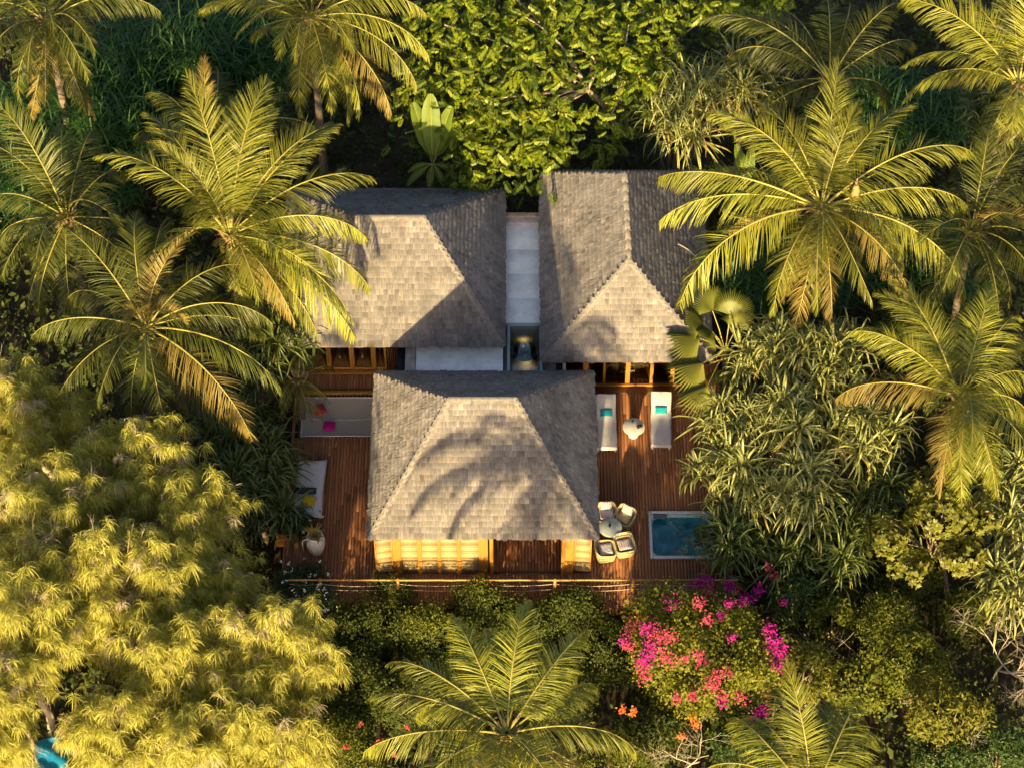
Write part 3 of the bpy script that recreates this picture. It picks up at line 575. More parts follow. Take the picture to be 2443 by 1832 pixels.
# timber crates left of the urn
for u, v, wx, h, lab in ((690, 1238, .85, .35, 'wooden planter box just below the daybed under the white flowers'), (686, 1270, .75, .3, 'low wooden planter box between the urn and the pandanus'), (709, 1312, .26, .5, 'short wooden bollard left of the bent water pipe')):
    c = at(u, v, .1); o = thing('planter_box', lab, 'planter', (c[0], c[1], -.4)) if wx > .3 else None; b = MB()
    if o is not None:
        for s_ in (0, 1):
            for k in range(3): b.box((c[0]-wx/2, c[1]-.25+s_*.44, -.4+k*(h+.4)/3), (c[0]+wx/2, c[1]-.19+s_*.44, -.4+(k+.94)*(h+.4)/3)); b.box((c[0]-wx/2+s_*(wx-.06), c[1]-.19, -.4+k*(h+.4)/3), (c[0]-wx/2+.06+s_*(wx-.06), c[1]+.19, -.4+(k+.94)*(h+.4)/3))
        b.build('boards', M['honey'], o, bevel=.006); b = MB(); b.box((c[0]-wx/2+.06, c[1]-.19, -.3), (c[0]+wx/2-.06, c[1]+.19, h-.06)); b.build('soil', M['soil'], o)
    else:
        b.tube([(c[0], c[1], -.5), (c[0], c[1], .2), (c[0], c[1], h)], .09, 14); tag(b.build('bollard', M['honey'], smooth=True), lab, 'bollard')
# blue tarpaulin under the casuarinas at the lower left
c = at(122, 1822, 1.9); n = 16; X, Y = np.meshgrid(np.linspace(-.55, .55, n), np.linspace(-1.1, .7, n), indexing='ij')
Z = .25*np.cos(X*2.6)+.05*np.sin(Y*9+X*5)+.03*np.sin(X*17); G = np.stack([X+c[0], Y+c[1], Z+c[2]+.2], -1)
tp = thing('tarpaulin', 'bright blue tarpaulin with a white edge half hidden under the feathery trees', 'tarpaulin', (c[0], c[1], GZ))
b = MB(); b.grid(G); e2 = G.copy(); e2[..., 2] -= .03; b.grid(e2[::-1]); b.build('sheet', M['blue'], tp, True)
b = MB(); b.tube(G[-1]+(.02, 0, 0), .03, 6); b.build('hem', M['whitep'], tp, True)
b = MB()
for i in (0, -1):
    for j in (0, -1): b.tube([(G[i, j, 0], G[i, j, 1], GZ), G[i, j]], .025, 6)
b.build('pole', M['bark'], tp)
# ------------------------------------------------------------------ vegetation builders
def kites(C, D, Nn, L, Wd, bend=.15, fold=.15):
    """leaf quads: base C, direction D, normal Nn, length, width"""
    C, D, Nn = map(np.asarray, (C, D, Nn)); S_ = nrm(np.cross(D, Nn)); Nn = np.cross(S_, D)
    L = np.broadcast_to(L, (len(C),))[:, None]; Wd = np.broadcast_to(Wd, (len(C),))[:, None]
    m = C + D*L*.48
    V = np.stack([C, m + S_*Wd/2 + Nn*Wd*fold, C + D*L - Nn*L*bend, m - S_*Wd/2 + Nn*Wd*fold], 1)
    k = np.arange(len(C))[:, None]*4
    return V.reshape(-1, 3), k + np.array([0, 1, 2, 3])
def strips(P, Wv):
    """P (n,k,3) centre lines, Wv (n,k,3) half-width vectors -> quads"""
    n, k = P.shape[:2]; V = np.stack([P - Wv, P + Wv], 2).reshape(-1, 3)
    a = (np.arange(n)[:, None]*k*2 + np.arange(k-1)[None]*2).reshape(-1, 1)
    return V, a + np.array([0, 1, 3, 2])
def rdir(n): return nrm(rng.normal(size=(n, 3)))
def perp(D):
    r = np.cross(D, rdir(len(D))); return nrm(r)

# ---- coconut palms
def frond_line(e0, n=26):
    e0 = rad(e0); bend = rad(68 + 24*math.sin(math.pi*(math.degrees(e0)+35)/130)) if e0 > rad(-20) else rad(48)
    t = np.linspace(0, 1, n); e = e0 - bend*t**1.5; r = np.concatenate([[0], np.cumsum(np.cos((e[1:]+e[:-1])/2))])/(n-1); h = np.concatenate([[0], np.cumsum(np.sin((e[1:]+e[:-1])/2))])/(n-1)
    return r, h
FL = {e: frond_line(e) for e in range(-45, 86, 5)}
def solve_frond(dx, dy, L0):
    s, c = math.sin(_p), math.cos(_p); best = None
    for e0, (r_, h_) in FL.items():
        r, h = r_[-1], h_[-1]; A = h*h*c*c/s/s - r*r; B = -2*dy*h*c/s/s; Cc = dx*dx + dy*dy/s/s; D = B*B - 4*A*Cc
        if D < 0 or abs(A) < 1e-6: continue
        for L in ((-B+math.sqrt(D))/(2*A), (-B-math.sqrt(D))/(2*A)):
            if L < 1.5 or L > 8: continue
            phi = math.atan2((dy - L*h*c)/s, dx); cost = abs(L-L0)/L0 + .18*abs(e0-22)/60
            if best is None or cost < best[0]: best = (cost, e0, phi, L)
    return best[1:] if best else (20, math.atan2(dy, dx), L0)
def make_frond(parent, c, e0, phi, L, leafm, dens=1.0, ragged=.12):
    r, h = FL[min(FL, key=lambda q: abs(q-e0))]; n = len(r); ca, sa = math.cos(phi), math.sin(phi)
    sw = rng.normal(0, .10)*L                    # sideways sweep
    t = np.linspace(0, 1, n); P = np.stack([r*L*ca - sw*t*t*sa, r*L*sa + sw*t*t*ca, h*L], 1) + c
    P[:, :2] += np.array([ca, sa])*.08
    T = nrm(np.gradient(P, axis=0)); S_ = nrm(np.cross(T, [0, 0, 1.0])); N_ = np.cross(S_, T)
    mb = MB(); mb.tube(P, np.interp(t, [0, .12, .5, 1], [.055, .034, .022, .006])*L/4.6, 5, 1, False)
    m = int(135*dens); young = max(0, (e0-35)/50)
    roll = rng.normal(0, .40); ph1, ph2 = rng.uniform(0, 6.28, 2); gaps = rng.uniform(.2, .95, rng.integers(1, 5))
    for sg in (1, -1):
        tt = np.linspace(.13, .995, m) + rng.normal(0, .003, m); tt = np.clip(tt, .1, .999); keep = (rng.random(m) > ragged*.5) & (np.abs(tt[:, None]-gaps[None]+.006*sg).min(1) > .008); tt = tt[keep]; k = len(tt)
        B = np.stack([np.interp(tt, t, P[:, q]) for q in range(3)], 1); Tt = nrm(np.stack([np.interp(tt, t, T[:, q]) for q in range(3)], 1)); Ss = nrm(np.stack([np.interp(tt, t, S_[:, q]) for q in range(3)], 1))*sg; Nn = np.cross(Ss*sg, Tt)
        Lf = L/4.6*(1.0-.22*young)*np.interp(tt, [.1, .2, .45, .75, 1], [.62, .9, 1.05, .78, .34])*rng.normal(1, .06, k)
        al = rad(1)*np.interp(tt, [.1, .5, 1], [68, 50, 14]) + rng.normal(0, .07, k) + .10*np.sin(tt*46+ph1+sg) + .07*np.sin(tt*95+ph2)
        upv = -.52 + .95*young + .40*(1-tt) + sg*roll*(.25+.5*tt) + rng.normal(0, .09, k) + .14*np.sin(tt*33+ph2*sg)
        d = nrm(Ss*np.sin(al)[:, None] + Tt*np.cos(al)[:, None] + Nn*upv[:, None]); g = (.05 + .20*(1-young))*np.clip(rng.normal(1, .25, k), .3, 2)
        pts = [B]; ds = [d]
        for j in range(4):
            pts.append(pts[-1] + d*(Lf/4)[:, None]); d = nrm(d + np.array([0, 0, -1.0])*(g*(.6+.35*j))[:, None] + rng.normal(0, .02, (k, 3))); ds.append(d)
        Pq = np.stack(pts, 1); Dq = np.stack(ds, 1); wv = nrm(Tt[:, None] - Dq*(Dq*Tt[:, None]).sum(-1, keepdims=True))
        wv = nrm(wv + .35*np.cross(Dq, wv)*rng.normal(0, 1, (k, 1, 1)))
        wd = .0125*L/4.6*np.array([.55, 1, .95, .6, .12])*rng.normal(1, .1, (k, 1))
        mb.add(*strips(Pq, wv*wd[..., None]), 0)
    return mb.build('frond', [leafm, M['rachis']], parent)
def palm(label, uv, z, tips, L0=4.6, extra=5, leaf='palm', old=(), nuts=True, lean=0, dens=1.0):
    c = at(uv[0], uv[1], z); base = np.array([c[0]+lean, c[1]+rng.normal(0, .3), GZ]); t = thing('coconut_palm', label, 'palm tree', base, 'coconut palms around the villa')
    sc = FPX/np.linalg.norm(c-CAM)
    s_ = np.linspace(0, 1, 12); P = base + (c-base)*s_[:, None]; P[:, 0] -= lean*.35*np.sin(np.pi*s_); P[:, 2] = base[2] + (c[2]-.35-base[2])*s_
    b = MB(); b.tube(P, np.interp(s_, [0, .1, 1], [.24, .16, .12]), 12); b.build('trunk', M['trunk'], t, True)
    b = MB(); n = 9
    for i in range(n):                           # fibrous sheath and frond bases
        a = i*2.4; d = np.array([math.cos(a), math.sin(a), 1.1]); b.tube([c+(0, 0, -.45), c+d*.16+(0, 0, -.3), c+d*.36+(0, 0, -.12)], (.13, .09, .03), 6)
    for i in range(3):
        a = rng.uniform(0, 6.3); d = np.array([math.cos(a), math.sin(a), -.5]); b.tube([c+(0, 0, -.2), c+d*.4, c+d*.8+(0, 0, -.2)], (.03, .05, .008), 5)
    b.build('crown_sheath', M['husk'], t)
    if nuts:
        b = MB()
        for i in range(16):
            a = rng.uniform(0, 6.3); q = c + np.array([math.cos(a)*.30, math.sin(a)*.30-.12, -.30+rng.uniform(-.2, .14)]); b.lathe([(0, .13), (.07, .10), (.10, 0), (.075, -.10), (0, -.14)], q, 10); b.tube([c+(0, 0, -.2), q+(0, 0, .12)], .012, 4)
        b.build('coconut_bunch', M['coconut'], t, True)
    for i, (u, v) in enumerate(tips):
        dx, dy = (u-uv[0])/sc, -(v-uv[1])/sc; e0, phi, L = solve_frond(dx, dy, L0)
        make_frond(t, c, e0, phi, L, M['palm_old'] if i in old else M[leaf], dens)
    for i in range(extra):
        pass
    for a_ in rng.permutation([232, 255, 275, 298, 315])[:3]:   # hanging fronds that hide the trunk
        make_frond(t, c, rng.choice([-35, -25, -15]), rad(a_+rng.uniform(-8, 8)), L0*rng.uniform(.7, .95), M[leaf] if rng.random() > .2 else M['palm_old'], dens)
    for i in range(extra):
        make_frond(t, c, rng.choice([-30, -20, -10, 5, 75, 80]), rng.uniform(0, 6.28), L0*rng.uniform(.75, 1.0), M[leaf] if rng.random() > .2 else M['palm_old'], dens)
    return t

# ---- pandanus rosettes
def rosette_mesh(name, m, n=36, L=1.15, wd=.030, kink=1.0, old=0):
    mb = MB(); i = np.arange(n); az = i*2.399 + rng.normal(0, .15, n); el = rad(1)*(86 - 74*(i/n)**1.1) + rng.normal(0, .12, n); k = 9
    ll = L*rng.uniform(.78, 1.12, n)*np.interp(i/n, [0, .3, 1], [.65, 1, .95]); d = np.stack([np.cos(az)*np.cos(el), np.sin(az)*np.cos(el), np.sin(el)], 1)
    p = d*.05 + np.array([0, 0, .12])*(1-i/n)[:, None]; pts = [p]; ds = [d]; kk = rng.uniform(.45, .85, n)
    for j in range(k-1):
        p = p + d*(ll/(k-1))[:, None]; pts.append(p); t = (j+1)/(k-1)
        g = (.10 + kink*np.exp(-((t-kk)/.09)**2)*rng.uniform(.2, 1.3, n)); d = nrm(d + np.array([0, 0, -1.0])*g[:, None] + rng.normal(0, .03, (n, 3))); ds.append(d)
    P = np.stack(pts, 1); D = np.stack(ds, 1); sd_ = nrm(np.cross(D, np.array([0, 0, 1.0]) + 1e-3)); side0 = nrm(np.stack([-np.sin(az), np.cos(az), 0*az], 1))[:, None]
    sd_ = nrm(side0 - D*(D*side0).sum(-1, keepdims=True)); nn = np.cross(sd_, D); nn = nn*np.sign(nn[..., 2:3]+1e-6)
    w_ = wd*np.array([.8, 1, 1, 1, .95, .85, .7, .42, .05])[None, :, None]
    V = np.stack([P - sd_*w_ + nn*w_*.55, P, P + sd_*w_ + nn*w_*.55], 2).reshape(-1, 3); a = (np.arange(n)[:, None]*k*3 + np.arange(k-1)[None]*3).reshape(-1, 1)
    F = np.concatenate([a + np.array([0, 1, 4, 3]), a + np.array([1, 2, 5, 4])]); mi = np.concatenate([np.where(np.repeat(i, k-1) >= n-old, 1, 0)]*2)
    for q in (0, 1):
        if (mi == q).any(): pass
    mb.add(V, F, 0); mb.M[-1] = mi
    o = mb.build(name, [M[m], M['pand_old']]); me = o.data; bpy.data.objects.remove(o); return me
ROS = {k: [rosette_mesh('leaf_rosette', m, n=rng.integers(32, 46), L=rng.uniform(*Lr), wd=wd, kink=kk, old=o) for _ in range(5)] for k, m, Lr, wd, kk, o in
       (('pand', 'pand', (1.1, 1.5), .036, 1.7, 2), ('dark', 'pand_dark', (1.05, 1.45), .032, 1.3, 1), ('long', 'pand', (1.5, 1.9), .030, 1.5, 4), ('reed', 'reed', (1.2, 1.6), .024, .7, 0))}
def pandanus(label, u, v, z, kind='pand', n=10, spread=1.3, group='pandanus clumps around the deck', flat=.75, sc=1.0):
    c = at(u, v, z); base = np.array([c[0], c[1]+.2, GZ]); t = thing('pandanus', label, 'pandanus', base, group); b = MB(); fork = np.array([c[0], c[1]+.1, GZ+(z-GZ)*.35]); b.tube([base, fork], (.13, .10), 8)
    for i in range(n):
        a = i*2.399+rng.uniform(-.3, .3); r = spread*math.sqrt((i+.4)/n); q = c + np.array([math.cos(a)*r, math.sin(a)*r, -flat*r*r/spread + rng.uniform(-.2, .25)])
        b.tube([fork, (fork+q)/2+(0, 0, -.2), q], (.08, .06, .04), 6, caps=False)
        o = bpy.data.objects.new('leaf_rosette', ROS[kind][rng.integers(5)]); COL.objects.link(o); o.parent = t; o.location = q - base
        o.rotation_euler = (-(q-c)[1]/spread*.45+rng.normal(0, .12), (q-c)[0]/spread*.45+rng.normal(0, .12), rng.uniform(0, 6.28)); s = sc*rng.uniform(.85, 1.25); o.scale = (s, s, s)
    b.build('trunk', M['bark'], t, True); return t

# ---- casuarina
def casuarina(label, u, v, z, rx, ry, rz, nb=70, nt=11, nn=44, trunk=True):
    c = at(u, v, z); base = np.array([c[0]+rng.normal(0, .3), c[1]+.5, GZ]); t = thing('casuarina', label, 'casuarina', base, 'feathery casuarina trees in the lower left')
    top = c + (0, 0, rz*.8); b = MB(); s_ = np.linspace(0, 1, 8); P = base + (top-base)*s_[:, None]; P[1:-1, :2] += rng.normal(0, .12, (6, 2)); b.tube(P, np.linspace(.16, .03, 8), 8)
    b.build('trunk', M['bark_pale'], t, True)
    nb = int(nb*1.12); d = rdir(nb); d[:, 2] = np.abs(d[:, 2])*rng.choice([1, 1, 1, -.5], nb); R = rng.uniform(.62, 1.18, (nb, 1)); E = c + d*np.array([rx, ry, rz])*R
    E[:, 2] += rng.normal(0, .15, nb); bm = MB(); TP = []; TD = []; twigs = []
    for q in E:
        f = rng.uniform(.3, .85); a = base + (top-base)*f; a = a + (0, 0, -abs(rng.normal(0, .3))); mid = (a+q)/2 + np.array([0, 0, .25+.1*np.linalg.norm(q-a)])
        tt = np.linspace(0, 1, 7)[:, None]; L_ = (1-tt)**2*a + 2*tt*(1-tt)*mid + tt**2*q; bm.tube(L_, np.linspace(.035, .008, 7), 5, caps=False)
        k = nt; s_ = rng.uniform(.35, 1.03, k)**.8; pp = np.stack([np.interp(s_, tt[:, 0], L_[:, j]) for j in range(3)], 1) + rng.normal(0, .20, (k, 3))*np.array([1, 1, .8])
        ax = nrm(nrm(q-a)*.7 + rng.normal(0, .45, (k, 3)) + np.array([0, 0, .35])); TP.append(pp); TD.append(ax)
    TP = np.concatenate(TP); TD = np.concatenate(TD); n = len(TP)
    for q in E[rng.choice(nb, 15, False)]: branching(bm, q-(q-c)*.12, nrm((q-c)[None]+rng.normal(0, .6, (1, 3))+(0, 0, .5))[0], rng.uniform(.3, .6), .013, 2, .7, .03, 4)
    bm.build('branches', M['bark_pale'], t, True)
    tuft = rng.uniform(.75, 1.25, n)
    C = np.repeat(TP, nn, 0); A = np.repeat(TD, nn, 0); sc = np.repeat(tuft, nn); m = len(C)
    d = nrm(A*.55 + rdir(m)*.7 + np.array([0, 0, .15])); Ln = rng.uniform(.30, .66, m)*sc; p0 = C + A*rng.uniform(-.12, .14, (m, 1)); pts = [p0]; p = p0
    for j in range(3):
        p = p + d*(Ln*(.28 if j == 0 else .36))[:, None]; pts.append(p); d = nrm(d + np.array([0, 0, -1.25]))
    P = np.stack(pts, 1); wv = perp(nrm(P[:, -1]-P[:, 0]))[:, None]*np.array([.0068, .0068, .006, .002])[None, :, None]
    cb = MB(); cb.add(*strips(P, wv)); dry = np.repeat(np.repeat(rng.random(n) < .07, nn), 3); cb.M[-1] = dry.astype(int); cb.build('crown', [M['casu'], M['casu_dry']], t); return t

# ---- bare branches
def branching(mb, p, d, L, r, depth, spread=.55, droop=0, n=5):
    k = 4; pts = [p]; q = p.copy(); dd = d.copy()
    for i in range(k): dd = nrm((dd + rng.normal(0, .16, 3) + np.array([0, 0, -droop]))[None])[0]; q = q + dd*L/k; pts.append(q)
    mb.tube(pts, np.linspace(r, r*.62, k+1), 5 if r > .02 else 4, caps=False)
    if depth <= 0: return
    for i in range(rng.integers(2, n)):
        f = rng.uniform(.45, 1); s_ = pts[int(f*k)]; nd = nrm((dd + rng.normal(0, spread, 3))[None])[0]; branching(mb, s_, nd, L*rng.uniform(.55, .85), r*.58, depth-1, spread, droop, n)
def bare_tree(label, u, v, z, h, depth=4, r=.06, spread=.6, m='bark_pale', n=4, name='bare_tree'):
    c = at(u, v, z); t = thing(name, label, 'bare tree' if name == 'bare_tree' else 'dead shrub', (c[0], c[1], GZ)); b = MB(); branching(b, np.array([c[0], c[1], GZ]), np.array([0, -.1, 1.0]), (z-GZ)+h*.3, r, depth, spread, 0, n); b.build('branches', M[m], t); return t

# ---- leafy shrubs and trees
def blob_points(c, R, n, inner=.35, nl=9):
    """points on a lumpy crown with outward normals"""
    lobes = rdir(nl); lobes[:, 2] = np.abs(lobes[:, 2])*.8; amp = rng.uniform(.10, .48, nl)
    d = rdir(int(n*1.25)); d = d[d[:, 2] > -.45][:n]; dist = ((d[:, None]-lobes[None])**2).sum(-1); bump = 1 - .18 + (amp*np.exp(-dist/.16)).sum(-1)
    r = bump*(1-np.abs(rng.normal(0, inner*.4, len(d))))
    return c + d*np.array(R)*r[:, None], nrm(d/np.array(R))
def clumped(c, R, nclump, per, size, m, mb=None, cl=.24, upb=.6, lw=.5, mi=0):
    Pc, Nc = blob_points(c, R, nclump); k = len(Pc); per = int(per); C = np.repeat(Pc, per, 0) + rng.normal(0, cl, (k*per, 3))*np.array([1, 1, .8]); Nn = np.repeat(Nc, per, 0)
    mcount = len(C); N_ = nrm(Nn*.7 + rdir(mcount)*.8 + np.array([0, -.15, upb])); D = np.cross(N_, rdir(mcount)); D = nrm(D + np.array([0, 0, -.3]) + Nn*.3); L = size*rng.uniform(.65, 1.3, mcount)
    mb = mb or MB(); mb.add(*kites(C, D, N_, L, L*lw), mi); return mb, Pc
def shrub(name, label, cat, u, v, z, R, m, nclump=260, per=26, size=.11, group=None, cl=.15, flowers=(), lw=.5, stem='bark', dense=True):
    nclump = int(nclump*.55); per = int(per*1.9); c = at(u, v, z); t = thing(name, label, cat, (c[0], c[1], GZ), group); mb, Pc = clumped(c, R, nclump, per, size, m, cl=cl, lw=lw); mb.build('foliage', M[m], t)
    b = MB(); base = np.array([c[0], c[1], GZ])
    for q in Pc[rng.choice(len(Pc), min(12, len(Pc)), False)]: b.tube([base+rng.normal(0, .05, 3), (base+q)/2+rng.normal(0, .12, 3), q], (.045, .03, .008), 5, caps=False)
    b.build('stem', M[stem], t, True)
    return t, c
def blossoms(t, spots, m, z, n=40, sz=.085, rr=.16, name='blossoms'):
    b = MB()
    for (u, v, k, *r_) in spots:
        r2 = r_[0] if r_ else rr; c = at(u, v, z if len(r_) < 2 else r_[1]+.34); r2 = r2*.9; q = int(n*k*1.1); P = c + rng.normal(0, 1, (q, 3))*np.array([r2, r2, r2*.8]); N_ = nrm(rdir(q)+np.array([0, -1.0, .8])); D = nrm(np.cross(N_, rdir(q))); b.add(*kites(P - D*sz*.5, D, N_, sz*rng.uniform(.8, 1.3, q), sz*.8, fold=.2))
    return b.build(name, M[m], t)

# ---- pinnate-leaved tree
def pinnate(P, A, Nn, L, npair=5):
    """compound leaves: axis A from P, leaflets in pairs"""
    k = len(P); S_ = nrm(np.cross(A, Nn)); Nn = np.cross(S_, A); V = []; F = []; n0 = 0; t = np.linspace(.22, .92, npair)
    for j, tj in enumerate(t):
        d0 = A*L[:, None]*tj; sag = -Nn*(L*tj**2*.22)[:, None]; ll = L*np.interp(tj, [.2, .55, .95], [.26, .36, .26])
        for sg in (1, -1):
            D = nrm(S_*sg*.8 + A*.62 - Nn*.25 + rng.normal(0, .08, (k, 3))); v, f = kites(P+d0+sag, D, nrm(Nn+S_*sg*.15), ll*1.08, ll*.66, bend=.25, fold=.05); V.append(v); F.append(f+n0); n0 += len(v)
    v, f = kites(P+A*L[:, None]*.9-Nn*(L*.18)[:, None], nrm(A-Nn*.4), Nn, L*.34, L*.2); V.append(v); F.append(f+n0)
    return np.concatenate(V), np.concatenate(F)

# ---- banana-like leaves
def paddle(mb, p, d, L, wd, droop=.5, n=16, mi=0, tear=.3):
    pts = [p]; dd = nrm(np.array(d, float)[None])[0]; ds = [dd]; side = nrm(np.cross(dd, [0, 0, 1.0])[None])[0]
    for i in range(n-1): pts.append(pts[-1]+dd*L/(n-1)); dd = nrm((dd+np.array([0, 0, -droop/(n-1)*(1+i/n)]))[None])[0]; ds.append(dd)
    P = np.array(pts); D = np.array(ds); t = np.linspace(0, 1, n); w_ = wd*np.clip(np.sin(np.pi*np.clip((t-.16)/.86, 0, 1))**.55, .0, 1)*(t > .14)+.012; S_ = nrm(side - D*(D@side)[:, None]); N_ = np.cross(S_, D)
    for sg in (1, -1):
        edge = P + S_*sg*w_[:, None]*rng.uniform(1-tear*.4, 1, (n, 1)) + N_*(.10+.05*rng.normal(size=(n, 1)))*wd*1.2; mid = P + S_*sg*w_[:, None]*.5 + N_*.12*wd
        mb.grid(np.stack([P, mid, edge]), mi)
    mb.tube(P, np.linspace(.028, .006, n), 5, 1, False)
def banana(label, u, v, z, leaves, L0=2.0, wd=.27):
    c = at(u, v, z); t = thing('banana_plant', label, 'banana plant', (c[0], c[1], GZ)); b = MB(); b.tube([(c[0], c[1], GZ), (c[0]+.03, c[1], (z+GZ)/2), c], (.13, .11, .07), 10); b.build('stem', mat('banana_stem', (.14, .15, .05), .6), t, True)
    for (az, el, L, dr) in leaves:
        b = MB(); a, e = rad(az), rad(el); paddle(b, c, (math.cos(a)*math.cos(e), math.sin(a)*math.cos(e), math.sin(e)), L, wd*L/2, dr); b.build('leaf', [M['banana'], M['rachis']], t, True)
    return t
def fan_palm(label, u, v, z, leaves, Rr=1.15):
    c = at(u, v, z); t = thing('fan_palm', label, 'palm tree', (c[0]+.3, c[1]+.2, GZ)); b = MB(); b.tube([(c[0]+.3, c[1]+.2, GZ), (c[0]+.1, c[1]+.1, z*.5), c], (.14, .12, .1), 10); b.build('trunk', M['trunk'], t, True)
    for (uu, vv, zz, az, el, sc, fold) in leaves:        # blade hub position, direction the blade points, tilt
        h = at(uu, vv, zz); a, e = rad(az), rad(el); D = np.array([math.cos(a)*math.cos(e), math.sin(a)*math.cos(e), math.sin(e)]); N_ = np.array([-math.cos(a)*math.sin(e), -math.sin(a)*math.sin(e), math.cos(e)]); S_ = np.cross(D, N_)
        b = MB(); n = 30; th = np.linspace(-1.45, 1.45, 2*n+1); k = 9; rr = np.linspace(.04, 1, k); G = np.zeros((2*n+1, k, 3)); R_ = Rr*sc*(1-.10*(th/1.45)**2)*rng.normal(1, .03, 2*n+1)
        for i, q in enumerate(th):
            z_ = (.055 if i % 2 else -.055); dd = D*math.cos(q)+S_*math.sin(q)
            for j, r in enumerate(rr):
                if i % 2 == 0 and r > .48: r_ = .48
                else: r_ = r
                G[i, j] = h + dd*r_*R_[i] + N_*(z_*min(r_, .55)*1.9 + .10*math.cos(q*1.1)*r_ - .20*max(0, r_-.55)**1.5) + np.array([0, 0, -.25*max(0, r_-.6)**1.4]) - N_*(fold*abs(math.sin(q))*r_*R_[i])
        b.grid(G); b.tube([c, (c+h)/2+(0, 0, .12), h], (.03, .022, .018), 5, 1, False); b.build('fan_leaf', [M['fan'], M['rachis']], t)
    return t
# ------------------------------------------------------------------ coconut palms, tips read off the photograph
palm('tall coconut palm left of the rear pavilion, its lit fronds lying over that roof', (548, 560), 6.6, [(345, 276), (487, 184), (640, 194), (560, 238), (648, 266), (800, 310), (832, 352), (884, 440), (862, 560), (872, 690), (838, 752), (822, 818), (752, 800), (700, 770), (770, 700), (256, 360), (508, 510), (420, 500), (395, 640), (700, 640), (600, 420), (450, 390), (640, 720)], old=(13,), extra=3)
palm('coconut palm in front of the taller left one, half shaded above the feathery trees', (350, 780), 5.6, [(132, 560), (270, 518), (308, 520), (384, 522), (558, 622), (626, 730), (618, 806), (660, 924), (606, 1040), (498, 1053), (400, 1042), (180, 948), (72, 820), (150, 706), (230, 650), (400, 640), (300, 950), (420, 900), (480, 700)], leaf='palm_shaded', old=(8,), extra=3)
pc_ = palm('largest coconut palm, right of the rear pavilion, with a pointed tan spathe in its crown', (1960, 495), 7.2, [(1983, 150), (1814, 222), (1720, 262), (1724, 318), (1580, 500), (1590, 556), (1602, 680), (1778, 478), (1810, 734), (1896, 734), (1986, 724), (2140, 710), (2310, 669), (2314, 364), (2310, 520), (2158, 246), (2094, 290), (2034, 196), (2110, 600), (1974, 318), (1850, 350), (2080, 440), (1900, 620), (2220, 420), (2230, 610), (1700, 420)], old=(11,), extra=3, L0=4.9)
q = at(2035, 490, 7.3); b = MB(); b.tube([q+(0, 0, -.5), q+(0, 0, .1), q+(.02, 0, .7), q+(.0, 0, 1.35)], (.05, .20, .15, .008), 8); b.build('spathe', mat('dry_spathe', (.52, .33, .12), .6, noise=.15, nscale=(20, 20, 2)), pc_, True)
palm('coconut palm at the right edge above the small rosette-leaved tree', (2289, 945), 5.4, [(2083, 702), (2123, 695), (2173, 776), (2044, 804), (2016, 966), (2319, 704), (2398, 692), (2446, 752), (2470, 830), (2490, 920), (2378, 945), (2330, 1030), (2396, 1104), (2330, 1164), (2188, 1150), (2266, 1050), (2184, 975), (2250, 800), (2480, 1020), (2250, 1110)], old=(4, 14), extra=3)
palm('coconut palm at the bottom centre in front of the railing and hedge', (1209, 1748), 6.3, [(1231, 1450), (1054, 1494), (1432, 1545), (936, 1590), (890, 1684), (1080, 1580), (1432, 1594), (1442, 1698), (1512, 1798), (880, 1828), (1290, 1880), (1050, 1900), (1170, 1930), (1420, 1890), (960, 1900), (1366, 1648), (1130, 1540), (1290, 1560), (1000, 1740)], extra=3)
palm('coconut palm rising from the bottom edge right of the bougainvillea', (1938, 1900), 5.8, [(1888, 1658), (1738, 1788), (2094, 1716), (2118, 1806), (1896, 1742), (2010, 1740), (1720, 1880), (2150, 1900), (1800, 1980), (2060, 1990), (1830, 1750)], extra=2)
palm('coconut palm in the top left corner over the dark reeds', (110, 52), 7.0, [(-50, 20), (362, 12), (280, 122), (188, 100), (162, 256), (100, 216), (20, 190), (-40, 150), (60, -110), (150, -120), (250, -90), (-60, -60), (330, -40), (240, 200)], leaf='palm_shaded', extra=3)
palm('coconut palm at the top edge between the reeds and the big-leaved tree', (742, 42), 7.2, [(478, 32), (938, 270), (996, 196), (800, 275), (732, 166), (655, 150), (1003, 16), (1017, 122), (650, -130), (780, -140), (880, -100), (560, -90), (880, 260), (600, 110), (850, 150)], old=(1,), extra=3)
palm('shaded coconut palm at the left edge behind the two front palms', (160, 520), 5.4, [(0, 246), (122, 292), (218, 302), (32, 296), (78, 390), (264, 412), (-30, 330), (172, 400), (-30, 600), (140, 640), (-50, 480), (50, 660), (280, 560), (230, 640)], leaf='palm_shaded', extra=3)
palm('coconut palm at the top right behind the largest palm', (1980, 190), 6.6, [(1986, -20), (1880, 8), (2160, 12), (1692, 42), (2054, 130), (1880, 120), (2210, 120), (1760, 120), (2080, 0), (1800, 20), (1830, 240), (2150, 260)], leaf='palm_shaded', extra=2)
palm('yellow-green coconut palm in the top right corner', (2432, 200), 6.8, [(2184, 132), (2190, 186), (2150, 32), (2292, -10), (2360, -60), (2460, -120), (2560, 0), (2620, 160), (2300, 60), (2400, 20), (2560, 330), (2360, 330)], extra=2)
palm('coconut palm at the right edge beside the largest palm', (2318, 550), 5.6, [(2366, 290), (2434, 308), (2303, 398), (2470, 450), (2500, 540), (2470, 640), (2440, 700), (2340, 760), (2220, 700), (2400, 440), (2190, 600), (2250, 460)], leaf='palm_shaded', extra=2)
palm('small dark coconut palm behind the tall left one', (500, 345), 3.6, [(352, 210), (440, 150), (700, 225), (620, 200), (750, 300), (300, 340), (330, 420), (560, 160), (680, 380)], L0=4.2, leaf='palm_shaded', nuts=False, extra=2)
